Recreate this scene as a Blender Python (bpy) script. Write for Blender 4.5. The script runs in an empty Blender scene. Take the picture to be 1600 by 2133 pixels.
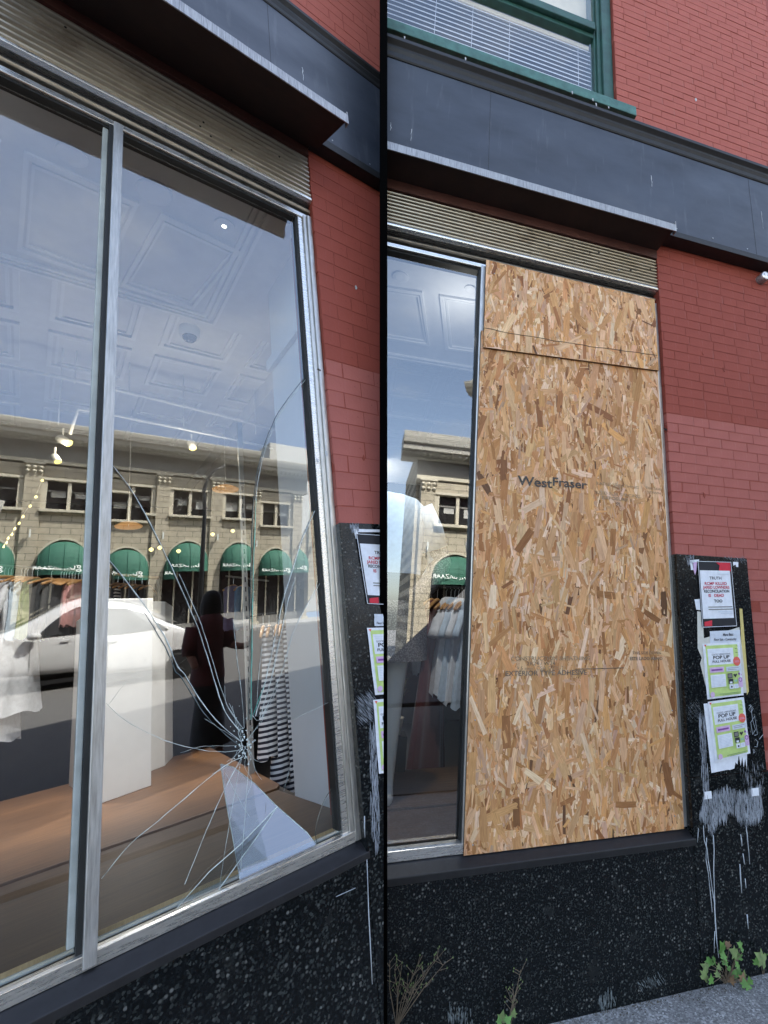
import bpy, bmesh, math, random
import numpy as np
from mathutils import Matrix, Vector, noise as mnoise

# ---------------------------------------------------------------- camera, sky, sun, exposure
SC = bpy.context.scene
COL = SC.collection
F, PX, PY = 980.0, 1050.0, 1066.5          # lens in photograph pixels (1600 wide), optical centre
EYE = 1.83                                 # camera height above the pavement
RR = np.array([[0.9581005329693374, 0.01911900990749039, -0.285793338242914],
               [0.08046530526397587, -0.975555597487409, 0.20449110215302685],
               [0.27489762343942964, 0.21891948216442905, 0.9362187548624583]])   # boarded front: along, up, inward (camera axes)
RL = np.array([[0.7080133363022212, -0.1597793184282254, -0.687886389617344],
               [0.04933461806185018, -0.9604981279402016, 0.2738785162878922],
               [0.7044737121276179, 0.2278462543602049, 0.6721628324261419]])     # cracked front
RS = np.array([[0.7136448807929491, -0.08656335502327817, -0.6951386693927564],
               [0.06818323137566883, -0.9790401610921462, 0.19191511125452615],
               [0.6971814907735213, 0.18435603742698298, 0.6927848297899081]])    # street opposite the cracked front
_c, _s = math.cos(math.radians(4.3)), math.sin(math.radians(4.3))
RS[:, 1], RS[:, 2] = RS[:, 1] * _c - RS[:, 2] * _s, RS[:, 2] * _c + RS[:, 1] * _s
for _m in (RR, RL, RS):
    u, _, v = np.linalg.svd(_m); _m[:] = u @ v
ORD = [0, 2, 1]
C2W = RR[:, ORD].T                          # camera axes (right, down, forward) -> world
CAM = np.array([0.0, 0.0, EYE])
cam = bpy.data.cameras.new('camera'); camo = bpy.data.objects.new('camera', cam); COL.objects.link(camo)
cam.sensor_fit = 'HORIZONTAL'; cam.sensor_width = 36.0; cam.lens = 36.0 * F / 1600.0
cam.shift_x = -(PX - 800.0) / 1600.0; cam.clip_start = 0.02; cam.clip_end = 2000
_m = Matrix.Identity(4)
for i in range(3):
    _m[i][0] = C2W[i, 0]; _m[i][1] = -C2W[i, 1]; _m[i][2] = -C2W[i, 2]; _m[i][3] = CAM[i]
camo.matrix_world = _m; SC.camera = camo

SUN_EL, SUN_AZ = math.radians(47), math.radians(2)     # azimuth from +Y (behind the shops) towards +X
world = bpy.data.worlds.new('World'); SC.world = world; world.use_nodes = True
wn = world.node_tree.nodes; wl = world.node_tree.links
bg = wn.get('Background') or wn.new('ShaderNodeBackground')
sky = wn.new('ShaderNodeTexSky'); sky.sky_type = 'NISHITA'; sky.sun_disc = False
sky.sun_elevation = SUN_EL; sky.sun_rotation = SUN_AZ
sky.air_density = 1.0; sky.dust_density = 2.2; sky.ozone_density = 1.0
hs = wn.new('ShaderNodeHueSaturation'); hs.inputs['Saturation'].default_value = .86
wl.new(sky.outputs[0], hs.inputs['Color']); wt = wn.new('ShaderNodeTexCoord'); wm = wn.new('ShaderNodeMapping'); wm.inputs['Scale'].default_value = (1, 1, 2.6); wl.new(wt.outputs['Generated'], wm.inputs[0])
wz = wn.new('ShaderNodeTexNoise'); wz.inputs['Scale'].default_value = 2.3; wz.inputs['Detail'].default_value = 7; wz.inputs['Roughness'].default_value = .62; wl.new(wm.outputs[0], wz.inputs['Vector'])
wr = wn.new('ShaderNodeValToRGB'); wr.color_ramp.elements[0].position = .50; wr.color_ramp.elements[1].position = .82; wr.color_ramp.elements[1].color = (.55, .55, .55, 1); wl.new(wz.outputs['Fac'], wr.inputs[0])
wx = wn.new('ShaderNodeMix'); wx.data_type = 'RGBA'; wl.new(wr.outputs[0], wx.inputs[0]); wl.new(hs.outputs[0], wx.inputs[6]); wx.inputs[7].default_value = (3.4, 3.4, 3.4, 1)   # thin high cloud
wl.new(wx.outputs[2], bg.inputs[0]); bg.inputs[1].default_value = 0.15
sl = bpy.data.lights.new('sun', 'SUN'); sl.energy = 4.6; sl.angle = math.radians(0.5); sl.color = (1.0, 0.95, 0.87)
so = bpy.data.objects.new('sun', sl); COL.objects.link(so)
sv = Vector((math.cos(SUN_EL) * math.sin(SUN_AZ), math.cos(SUN_EL) * math.cos(SUN_AZ), math.sin(SUN_EL)))
so.rotation_euler = sv.to_track_quat('Z', 'Y').to_euler(); so.location = sv * 60
SC.view_settings.view_transform = 'Standard'; SC.view_settings.look = 'None'
SC.view_settings.exposure = 2.35; SC.view_settings.gamma = 1.0; SC.view_settings.use_curve_mapping = False
SC.cycles.use_denoising = True
SC.cycles.max_bounces = 10; SC.cycles.transparent_max_bounces = 16; SC.cycles.glossy_bounces = 4
SC.cycles.caustics_reflective = False; SC.cycles.caustics_refractive = False
SC.cycles.sample_clamp_indirect = 6.0

# ---------------------------------------------------------------- frames: local axes along a shopfront
def cray(px, py):
    return C2W @ np.array([(px - PX) / F, (py - PY) / F, 1.0])

class Frame:
    """local x along the front, y into the building, z up; sx=-1 and mirror for what is seen reflected in a pane"""
    def __init__(s, R, dist, mirror=None, k=1.0):
        s.A = C2W @ R[:, ORD]
        s.k = k                             # metres per drawing unit
        s.O = CAM + (s.A[:, 1] * dist - s.A[:, 2] * EYE) * k
        s.sx = 1
        M = np.eye(4); M[:3, :3] = s.A; M[:3, 3] = s.O
        if mirror is not None:              # (point on pane, normal)
            p, n = mirror; H = np.eye(4); H[:3, :3] -= 2 * np.outer(n, n); H[:3, 3] = 2 * n * (n @ p)
            s.sx = -1; M = H @ M @ np.diag([-1, 1, 1, 1])
        s.M = Matrix(M.tolist()); s.Mi = np.linalg.inv(M)
        s.o = s.A.T @ (CAM - s.O) / k
        s.flat = Matrix.Scale(k, 4)
    def _t(s, px, py, k, val):
        d = s.A.T @ cray(px, py); t = (val - s.o[k]) / d[k]; p = s.o + t * d
        return (s.sx * p[0], p[1], p[2])
    def pt(s, px, py, y=0.0): return s._t(px, py, 1, y)
    def ptz(s, px, py, z): return s._t(px, py, 2, z)
    def ptx(s, px, py, x): return s._t(px, py, 0, s.sx * x)
    def X(s, pts, y=0.0): return sum(s.pt(a, b, y)[0] for a, b in pts) / len(pts)
    def Z(s, pts, y=0.0): return sum(s.pt(a, b, y)[2] for a, b in pts) / len(pts)
    def loc(s, w): return (s.Mi[:3, :3] @ np.array(w) + s.Mi[:3, 3]) / s.k
    def base_m(s, b): return s.M @ Matrix.Translation([c * s.k for c in b])

DR, DL = 2.48, 2.60
FRR = Frame(RR, DR)
FLL = Frame(RL, DL, k=.74)
GLY = 0.10                                  # pane depth behind the wall face
FS = Frame(RS, 0.0, (FLL.O + FLL.A[:, 1] * GLY * FLL.k, FLL.A[:, 1]))      # origin under the camera
FT = Frame(RR, 0.0, (FRR.O + FRR.A[:, 1] * GLY, FRR.A[:, 1]))

def clip_plane(fr, px, side):
    n = C2W @ np.array([1, 0, -(px - PX) / F]); n /= np.linalg.norm(n)
    if side == 'L': keep = -1
    else: keep = 1
    ln = fr.Mi[:3, :3] @ n; lc = fr.loc(CAM)
    return (lc, ln * keep)                  # keep where dot > 0
CLIP = {id(FLL): clip_plane(FLL, 799, 'L'), id(FRR): clip_plane(FRR, 799, 'R')}

# ---------------------------------------------------------------- materials
MAT = {}
def _new(name):
    m = bpy.data.materials.new(name); m.use_nodes = True; nt = m.node_tree
    b = next(n for n in nt.nodes if n.type == 'BSDF_PRINCIPLED'); MAT[name] = m
    return m, nt, b
def nd(nt, t, **k):
    n = nt.nodes.new(t)
    for a, v in k.items(): setattr(n, a, v)
    return n
def ramp(nt, fac, stops):
    r = nd(nt, 'ShaderNodeValToRGB'); e = r.color_ramp.elements
    while len(e) < len(stops): e.new(0.5)
    for i, (p, c) in enumerate(stops):
        e[i].position = p; e[i].color = (*c, 1) if len(c) == 3 else c
    nt.links.new(fac, r.inputs[0]); return r.outputs[0]
def objco(nt, scale=(1, 1, 1)):
    t = nd(nt, 'ShaderNodeTexCoord'); m = nd(nt, 'ShaderNodeMapping'); m.inputs['Scale'].default_value = scale
    nt.links.new(t.outputs['Object'], m.inputs[0]); return m.outputs[0]
def noise(nt, vec, scale, detail=4, rough=.55):
    n = nd(nt, 'ShaderNodeTexNoise'); n.inputs['Scale'].default_value = scale; n.inputs['Detail'].default_value = detail
    n.inputs['Roughness'].default_value = rough
    if vec is not None: nt.links.new(vec, n.inputs['Vector'])
    return n.outputs['Fac']
def mixc(nt, fac, a, b, mode='MIX'):
    m = nd(nt, 'ShaderNodeMix', data_type='RGBA', blend_type=mode)
    for s, v in ((0, fac), (6, a), (7, b)):
        if isinstance(v, (int, float)): m.inputs[s].default_value = v
        elif isinstance(v, tuple): m.inputs[s].default_value = (*v[:3], 1)
        else: nt.links.new(v, m.inputs[s])
    return m.outputs[2]
def bump(nt, b, h, strength=.3, dist=.002):
    n = nd(nt, 'ShaderNodeBump'); n.inputs['Strength'].default_value = strength; n.inputs['Distance'].default_value = dist
    nt.links.new(h, n.inputs['Height']); nt.links.new(n.outputs[0], b.inputs['Normal'])
def pbr(name, col, rough=.6, metal=0.0, var=.18, scale=9.0, bmp=0.0, bscale=60.0, stretch=(1, 1, 1), spec=.5, emis=None, sheen=0, coat=0, dark=None):
    m, nt, b = _new(name)
    v = objco(nt, stretch)
    f = noise(nt, v, scale, 6, .6)
    lo = tuple(c * (1 - var) for c in col) if dark is None else dark
    hi = tuple(min(1, c * (1 + var)) for c in col)
    nt.links.new(ramp(nt, f, [(.3, lo), (.7, hi)]), b.inputs['Base Color'])
    b.inputs['Roughness'].default_value = rough; b.inputs['Metallic'].default_value = metal
    b.inputs['Specular IOR Level'].default_value = spec
    if sheen: b.inputs['Sheen Weight'].default_value = sheen
    if coat: b.inputs['Coat Weight'].default_value = coat; b.inputs['Coat Roughness'].default_value = .04
    if bmp: bump(nt, b, noise(nt, v, bscale, 5), bmp)
    if emis: b.inputs['Emission Color'].default_value = (*emis[0], 1); b.inputs['Emission Strength'].default_value = emis[1]
    return m

def glass_mat(name, tint=(.93, .97, .95), base=.06, k=1.0):
    m = bpy.data.materials.new(name); m.use_nodes = True; nt = m.node_tree; nt.nodes.clear(); MAT[name] = m
    o = nd(nt, 'ShaderNodeOutputMaterial'); mx = nd(nt, 'ShaderNodeMixShader')
    tr = nd(nt, 'ShaderNodeBsdfTransparent'); tr.inputs[0].default_value = (*tint, 1)
    gl = nd(nt, 'ShaderNodeBsdfGlossy'); gl.inputs['Roughness'].default_value = 0.0
    gl.inputs['Color'].default_value = (.96, .99, 1.0, 1)
    ge = nd(nt, 'ShaderNodeNewGeometry'); dt = nd(nt, 'ShaderNodeVectorMath', operation='DOT_PRODUCT')
    nt.links.new(ge.outputs['Normal'], dt.inputs[0]); nt.links.new(ge.outputs['Incoming'], dt.inputs[1])
    ab = nd(nt, 'ShaderNodeMath', operation='ABSOLUTE'); nt.links.new(dt.outputs['Value'], ab.inputs[0])
    om = nd(nt, 'ShaderNodeMath', operation='SUBTRACT'); om.inputs[0].default_value = 1.0; nt.links.new(ab.outputs[0], om.inputs[1])
    pw = nd(nt, 'ShaderNodeMath', operation='POWER'); pw.inputs[1].default_value = 4.0; nt.links.new(om.outputs[0], pw.inputs[0])
    ma = nd(nt, 'ShaderNodeMath', operation='MULTIPLY_ADD'); ma.inputs[1].default_value = k * .9; ma.inputs[2].default_value = base; ma.use_clamp = True
    nt.links.new(pw.outputs[0], ma.inputs[0]); nt.links.new(ma.outputs[0], mx.inputs[0])
    nt.links.new(tr.outputs[0], mx.inputs[1]); nt.links.new(gl.outputs[0], mx.inputs[2]); nt.links.new(mx.outputs[0], o.inputs[0])
    return m

# ---------------------------------------------------------------- mesh building
class MB:
    def __init__(s): s.v = []; s.f = []; s.mi = []
    def add(s, vs, fs, mi=0):
        n = len(s.v); s.v += [tuple(map(float, p)) for p in vs]; s.f += [tuple(i + n for i in f) for f in fs]; s.mi += [mi] * len(fs); return s
    def box(s, x0, x1, y0, y1, z0, z1, mi=0):
        vs = [(x, y, z) for x in (x0, x1) for y in (y0, y1) for z in (z0, z1)]
        return s.add(vs, [(0, 1, 3, 2), (4, 6, 7, 5), (0, 4, 5, 1), (2, 3, 7, 6), (0, 2, 6, 4), (1, 5, 7, 3)], mi)
    def face(s, pts, mi=0): return s.add(pts, [tuple(range(len(pts)))], mi)
    def prism(s, pts, vec, mi=0):
        n = len(pts); q = [tuple(p[i] + vec[i] for i in range(3)) for p in pts]
        return s.add(list(pts) + q, [tuple(range(n)), tuple(range(2 * n - 1, n - 1, -1))] + [(i, (i + 1) % n, n + (i + 1) % n, n + i) for i in range(n)], mi)
    def sheet(s, pts, y0, y1, mi=0):        # outline in (x, z), thickness along y
        return s.prism([(p[0], y0, p[1]) for p in pts], (0, y1 - y0, 0), mi)
    def profile_x(s, prof, x0, x1, mi=0):   # outline in (y, z), run along x
        return s.prism([(x0, p[0], p[1]) for p in prof], (x1 - x0, 0, 0), mi)
    def tube(s, pts, r, n=8, mi=0, flat=1.0):
        P = [np.array(p, float) for p in pts]; k = len(P); rr = r if hasattr(r, '__len__') else [r] * k
        up = np.array([0.13, 0.21, 0.97]); vs = []; ref = None
        for i in range(k):
            t = P[min(i + 1, k - 1)] - P[max(i - 1, 0)]; t = t / (np.linalg.norm(t) + 1e-12)
            if ref is None:
                a = np.cross(t, up)
                if np.linalg.norm(a) < .1: a = np.cross(t, [1, 0, 0])
            else: a = ref - t * (ref @ t)
            a = a / np.linalg.norm(a); ref = a; b = np.cross(t, a)
            for j in range(n):
                th = 2 * math.pi * j / n; vs.append(P[i] + rr[i] * (math.cos(th) * a + flat * math.sin(th) * b))
        fs = [(i * n + j, i * n + (j + 1) % n, (i + 1) * n + (j + 1) % n, (i + 1) * n + j) for i in range(k - 1) for j in range(n)]
        fs += [tuple(range(n - 1, -1, -1)), tuple((k - 1) * n + j for j in range(n))]
        return s.add(vs, fs, mi)
    def lathe(s, c, prof, axis=(0, 0, 1), n=20, mi=0):
        ax = np.array(axis, float); ax /= np.linalg.norm(ax); a = np.cross(ax, [0.3, 0.9, 0.1]); a /= np.linalg.norm(a); b = np.cross(ax, a)
        c = np.array(c, float); vs = []; k = len(prof)
        for r, h in prof:
            for j in range(n):
                th = 2 * math.pi * j / n; vs.append(c + ax * h + r * (math.cos(th) * a + math.sin(th) * b))
        fs = [(i * n + j, i * n + (j + 1) % n, (i + 1) * n + (j + 1) % n, (i + 1) * n + j) for i in range(k - 1) for j in range(n)]
        fs += [tuple(range(n)), tuple((k - 1) * n + j for j in range(n))]
        return s.add(vs, fs, mi)
    def grid(s, fn, nu, nv, mi=0):
        vs = [fn(i / nu, j / nv) for i in range(nu + 1) for j in range(nv + 1)]
        return s.add(vs, [(i * (nv + 1) + j, (i + 1) * (nv + 1) + j, (i + 1) * (nv + 1) + j + 1, i * (nv + 1) + j + 1) for i in range(nu) for j in range(nv)], mi)

META = {}
def tag(o, label=None, cat=None, group=None, kind=None):
    for k, v in (('label', label), ('category', cat), ('group', group), ('kind', kind)):
        if v: o[k] = v
    return o
def thing(name, fr, base, label, cat, group=None):
    o = bpy.data.objects.new(name, None); o.empty_display_size = .1; COL.objects.link(o)
    o.matrix_world = fr.base_m(base); META[o.name] = (fr, base)
    return tag(o, label, cat, group)
def build(mb, name, mat, parent=None, fr=None, base=None, clip=False, bevel=0.0, smooth=False, seg=2, recalc=True, label=None, cat=None, group=None, kind=None, ang=.6):
    if parent is not None: fr, base = META[parent.name]
    bm = bmesh.new()
    vs = [bm.verts.new(p) for p in mb.v]
    for f, mi in zip(mb.f, mb.mi):
        try: q = bm.faces.new([vs[i] for i in f]); q.material_index = mi
        except ValueError: pass
    if recalc: bmesh.ops.recalc_face_normals(bm, faces=bm.faces)
    if bevel:
        es = [e for e in bm.edges if len(e.link_faces) == 2 and e.calc_face_angle(0) > ang]
        bmesh.ops.bevel(bm, geom=es, offset=bevel, segments=seg, affect='EDGES', profile=.6, clamp_overlap=True)
    if clip:
        co, no = CLIP[id(fr)]
        r = bmesh.ops.bisect_plane(bm, geom=bm.verts[:] + bm.edges[:] + bm.faces[:], plane_co=co.tolist(), plane_no=(-no).tolist(), clear_outer=True, dist=1e-5)
        ed = [g for g in r['geom_cut'] if isinstance(g, bmesh.types.BMEdge)]
        if ed: bmesh.ops.holes_fill(bm, edges=ed, sides=0)
        if not bm.faces: bm.free(); return None
    if base is None:
        co = [v.co for v in bm.verts]
        base = ((min(c.x for c in co) + max(c.x for c in co)) / 2, (min(c.y for c in co) + max(c.y for c in co)) / 2, min(c.z for c in co))
    bmesh.ops.translate(bm, verts=bm.verts, vec=[-c for c in base])
    if fr.k != 1: bmesh.ops.scale(bm, verts=bm.verts, vec=(fr.k,) * 3)
    me = bpy.data.meshes.new(name); bm.to_mesh(me); bm.free()
    for m in (mat if isinstance(mat, (list, tuple)) else [mat]): me.materials.append(MAT[m])
    if smooth: me.polygons.foreach_set('use_smooth', [True] * len(me.polygons))
    o = bpy.data.objects.new(name, me); COL.objects.link(o); META[o.name] = (fr, base)
    if parent is not None: o.parent = parent
    else: o.matrix_world = fr.base_m(base)
    return tag(o, label, cat, group, kind)
def text_mb(s, size, org, xdir, zdir, stretch=1.0, align='LEFT', off=0.0, weight=0.0, skew=0.0, mb=None):
    """flat lettering lying in the plane org + x*xdir + y*zdir"""
    cu = bpy.data.curves.new('t', 'FONT'); cu.body = s; cu.size = size; cu.align_x = align; cu.offset = weight; cu.shear = skew; cu.resolution_u = 3
    ob = bpy.data.objects.new('t', cu); COL.objects.link(ob)
    dg = bpy.context.evaluated_depsgraph_get(); dg.update(); me = ob.evaluated_get(dg).to_mesh()
    mb = mb or MB(); o = np.array(org, float); xd = np.array(xdir, float); zd = np.array(zdir, float)
    vs = [o + xd * v.co.x * stretch + zd * v.co.y for v in me.vertices]; fs = [tuple(p.vertices) for p in me.polygons]
    mb.add(vs, fs); ob.evaluated_get(dg).to_mesh_clear(); bpy.data.objects.remove(ob); bpy.data.curves.remove(cu)
    return mb
rnd = random.Random(7)
ORDN = ['first', 'second', 'third', 'fourth', 'fifth', 'sixth', 'seventh', 'eighth', 'ninth', 'tenth', 'eleventh', 'twelfth', 'thirteenth', 'fourteenth', 'fifteenth', 'sixteenth', 'seventeenth', 'eighteenth']
def jit(a): return rnd.uniform(-a, a)
# ---------------------------------------------------------------- surface materials
def brick_paint(name, col):
    m, nt, b = _new(name); v = objco(nt)
    big = noise(nt, v, 2.2, 5, .6); fine = noise(nt, v, 38, 5, .65)
    c = ramp(nt, big, [(.3, tuple(x * .86 for x in col)), (.72, tuple(x * 1.12 for x in col))])
    c = mixc(nt, fine, c, tuple(x * .7 for x in col), 'MIX') if False else c
    ch = nd(nt, 'ShaderNodeMath', operation='GREATER_THAN'); ch.inputs[1].default_value = .735
    nt.links.new(noise(nt, v, 23, 3, .5), ch.inputs[0])
    c = mixc(nt, ch.outputs[0], c, tuple(x * .62 for x in col))
    vs = objco(nt, (1, 1, .22)); st = ramp(nt, noise(nt, vs, 13, 5, .65), [(.62, (0, 0, 0)), (.8, (1, 1, 1))])
    mul = nd(nt, 'ShaderNodeMath', operation='MULTIPLY'); mul.inputs[1].default_value = .16; nt.links.new(st, mul.inputs[0])
    c = mixc(nt, mul.outputs[0], c, (.5, .42, .4))
    nt.links.new(c, b.inputs['Base Color']); b.inputs['Roughness'].default_value = .66; b.inputs['Specular IOR Level'].default_value = .22
    bump(nt, b, fine, .5, .0025)
brick_paint('brick_paint_deep', (.27, .060, .040))
brick_paint('brick_paint_pale', (.36, .110, .087))
brick_paint('brick_paint_upper', (.36, .097, .069))

def granite():
    m, nt, b = _new('black_granite'); v = objco(nt)
    vo = nd(nt, 'ShaderNodeTexVoronoi'); vo.inputs['Scale'].default_value = 78; nt.links.new(v, vo.inputs['Vector'])
    n1 = noise(nt, v, 120, 3, .6); n2 = noise(nt, v, 9, 4, .6)
    vo2 = nd(nt, 'ShaderNodeTexVoronoi'); vo2.inputs['Scale'].default_value = 150; nt.links.new(v, vo2.inputs['Vector'])
    sep = nd(nt, 'ShaderNodeSeparateColor'); nt.links.new(vo.outputs['Color'], sep.inputs[0])
    sep2 = nd(nt, 'ShaderNodeSeparateColor'); nt.links.new(vo2.outputs['Color'], sep2.inputs[0])
    base = ramp(nt, n1, [(.35, (.0022, .0028, .0032)), (.7, (.009, .011, .012))])
    f1 = ramp(nt, sep.outputs[0], [(.86, (0, 0, 0)), (.97, (1, 1, 1))])
    d1 = ramp(nt, vo.outputs['Distance'], [(.22, (1, 1, 1)), (.5, (0, 0, 0))])
    mm = nd(nt, 'ShaderNodeMath', operation='MULTIPLY'); nt.links.new(f1, mm.inputs[0]); nt.links.new(d1, mm.inputs[1])
    c = mixc(nt, mm.outputs[0], base, (.13, .13, .12))
    f2 = ramp(nt, sep2.outputs[1], [(.80, (0, 0, 0)), (1, (.8, .8, .8))])
    c = mixc(nt, f2, c, (.045, .05, .047))
    f3 = ramp(nt, n2, [(.6, (0, 0, 0)), (.9, (.2, .2, .2))])
    c = mixc(nt, f3, c, (.06, .06, .056))
    nt.links.new(c, b.inputs['Base Color'])
    nt.links.new(ramp(nt, n2, [(.3, (.12, .12, .12)), (.7, (.3, .3, .3))]), b.inputs['Roughness'])
    b.inputs['Specular IOR Level'].default_value = .28
    bump(nt, b, n1, .12, .001)
granite()
def stone_sill():
    m, nt, b = _new('sill_stone'); v = objco(nt)
    c = ramp(nt, noise(nt, v, 26, 6, .7), [(.3, (.004, .004, .005)), (.66, (.012, .012, .014)), (.85, (.06, .06, .06))])
    nt.links.new(c, b.inputs['Base Color']); b.inputs['Roughness'].default_value = .45
stone_sill()
def navy():
    m, nt, b = _new('navy_panel'); v = objco(nt, (.45, 1, 1))
    c = ramp(nt, noise(nt, v, 3.4, 5, .6), [(.3, (.022, .028, .042)), (.6, (.040, .048, .066)), (.8, (.062, .070, .088))])
    vs = objco(nt, (1, 1, .12)); st = ramp(nt, noise(nt, vs, 22, 4, .6), [(.60, (0, 0, 0)), (.82, (.34, .34, .34))])
    c = mixc(nt, st, c, (.16, .17, .19))
    nt.links.new(c, b.inputs['Base Color'])
    nt.links.new(ramp(nt, noise(nt, v, 7, 4), [(.3, (.34, .34, .34)), (.7, (.55, .55, .55))]), b.inputs['Roughness'])
    bump(nt, b, noise(nt, objco(nt), 2.3, 2), .25, .02)
navy()
def streaky(name, col, hi, rough, metal, stretch, scale=20, dirt=(.2, .15, .1), dirt_at=.62, amt=.7):
    m, nt, b = _new(name); v = objco(nt, stretch)
    f = noise(nt, v, scale, 6, .65); c = ramp(nt, f, [(.28, col), (.72, hi)])
    g = ramp(nt, noise(nt, objco(nt), 4.5, 6, .65), [(dirt_at, (0, 0, 0)), (min(1, dirt_at + .2), (amt, amt, amt))])
    c = mixc(nt, g, c, dirt); nt.links.new(c, b.inputs['Base Color'])
    b.inputs['Roughness'].default_value = rough; b.inputs['Metallic'].default_value = metal
    nt.links.new(ramp(nt, f, [(.2, (rough * .7,) * 3), (.8, (min(1, rough * 1.35),) * 3)]), b.inputs['Roughness'])
    bump(nt, b, f, .04, .001)
streaky('aluminium', (.40, .385, .355), (.70, .68, .64), .36, .85, (6, 6, .6), 24, (.30, .26, .2), .7, .5)
streaky('aluminium_bar', (.58, .56, .52), (.84, .82, .78), .28, .9, (.6, 6, 6), 24, (.35, .3, .25), .72, .5)
streaky('rib_metal', (.30, .26, .20), (.50, .45, .37), .38, .75, (.5, 5, 1.5), 14, (.12, .08, .05), .56, .75)
streaky('galvanised', (.14, .14, .145), (.52, .52, .52), .5, .6, (9, 3, .35), 30, (.55, .53, .5), .68, .8)
pbr('canopy_brown', (.030, .014, .010), .75, var=.35, scale=6, bmp=.15)
pbr('fascia_redbrown', (.085, .030, .022), .6, var=.3, scale=7, bmp=.1)
pbr('black_trim', (.008, .008, .009), .55, var=.5, scale=20, bmp=.3)
pbr('rubber', (.012, .013, .013), .6, var=.4)
pbr('divider_black', (.001, .001, .001), .95, var=0, spec=.02)
pbr('screw_steel', (.4, .4, .4), .4, .9)
pbr('green_paint', (.020, .075, .058), .5, var=.3, scale=12, bmp=.2)
pbr('green_sill', (.05, .14, .12), .6, var=.35, scale=14, bmp=.25)
pbr('blind_white', (.72, .72, .74), .5, var=.05)
pbr('blind_cream', (.75, .66, .48), .8, var=.06)
pbr('white_splash', (.42, .43, .44), .7, var=.2, scale=40)
pbr('hole_dark', (.01, .008, .007), .9, var=.2)
def concrete():
    m, nt, b = _new('concrete_pave'); v = objco(nt)
    vo = nd(nt, 'ShaderNodeTexVoronoi'); vo.inputs['Scale'].default_value = 130; nt.links.new(v, vo.inputs['Vector']); se = nd(nt, 'ShaderNodeSeparateColor'); nt.links.new(vo.outputs['Color'], se.inputs[0])
    c = ramp(nt, se.outputs[0], [(.0, (.12, .12, .12)), (.45, (.26, .26, .255)), (.8, (.36, .36, .35)), (1.0, (.58, .58, .57))])
    c = mixc(nt, ramp(nt, noise(nt, v, 7, 6, .7), [(.42, (.55, .55, .55)), (.66, (0, 0, 0))]), c, (.13, .13, .125))
    nt.links.new(c, b.inputs['Base Color']); b.inputs['Roughness'].default_value = .85; bump(nt, b, se.outputs[1], .6, .003)
concrete()
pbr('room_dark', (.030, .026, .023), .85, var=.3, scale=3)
glass_mat('shop_glass', (.91, .945, .935), .185, 1.0)
glass_mat('shard_glass', (.84, .87, .88), .26, 1.2)
glass_mat('upper_glass', (.96, .97, .98), .10, 1.0)
glass_mat('house_glass', (.25, .26, .27), .06, 1.0)
pbr('glass_edge', (.55, .62, .60), .18, var=.35, scale=40, spec=.9)
pbr('glass_edge_green', (.10, .36, .30), .15, var=.3, scale=40, spec=.9)
pbr('glass_edge_dark', (.05, .075, .07), .2, var=.4, scale=40, spec=.9)

# ---------------------------------------------------------------- pavement and the divider
mb = MB(); mb.box(-60, 60, -60, .02, -.2, 0)
pave = build(mb, 'pavement', 'concrete_pave', fr=FRR, base=(0, 0, 0), kind='structure')

def divider():  # added slab standing for the black border between the two views
    mb = MB(); vs = []
    for d, (a, b_) in ((-.27, (791, 807)), (5.5, (794, 804))):
        for (px) in (a, b_):
            for py in (-420, 2300): vs.append(FRR.pt(px, py, d))
    mb.add(vs, [(0, 1, 3, 2), (4, 6, 7, 5), (0, 4, 5, 1), (2, 3, 7, 6), (0, 2, 6, 4), (1, 5, 7, 3)])
    t = build(mb, 'added_divider', 'divider_black', fr=FRR, label='narrow black divider added between the cracked and the boarded shopfronts', cat='added divider')
divider()

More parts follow.
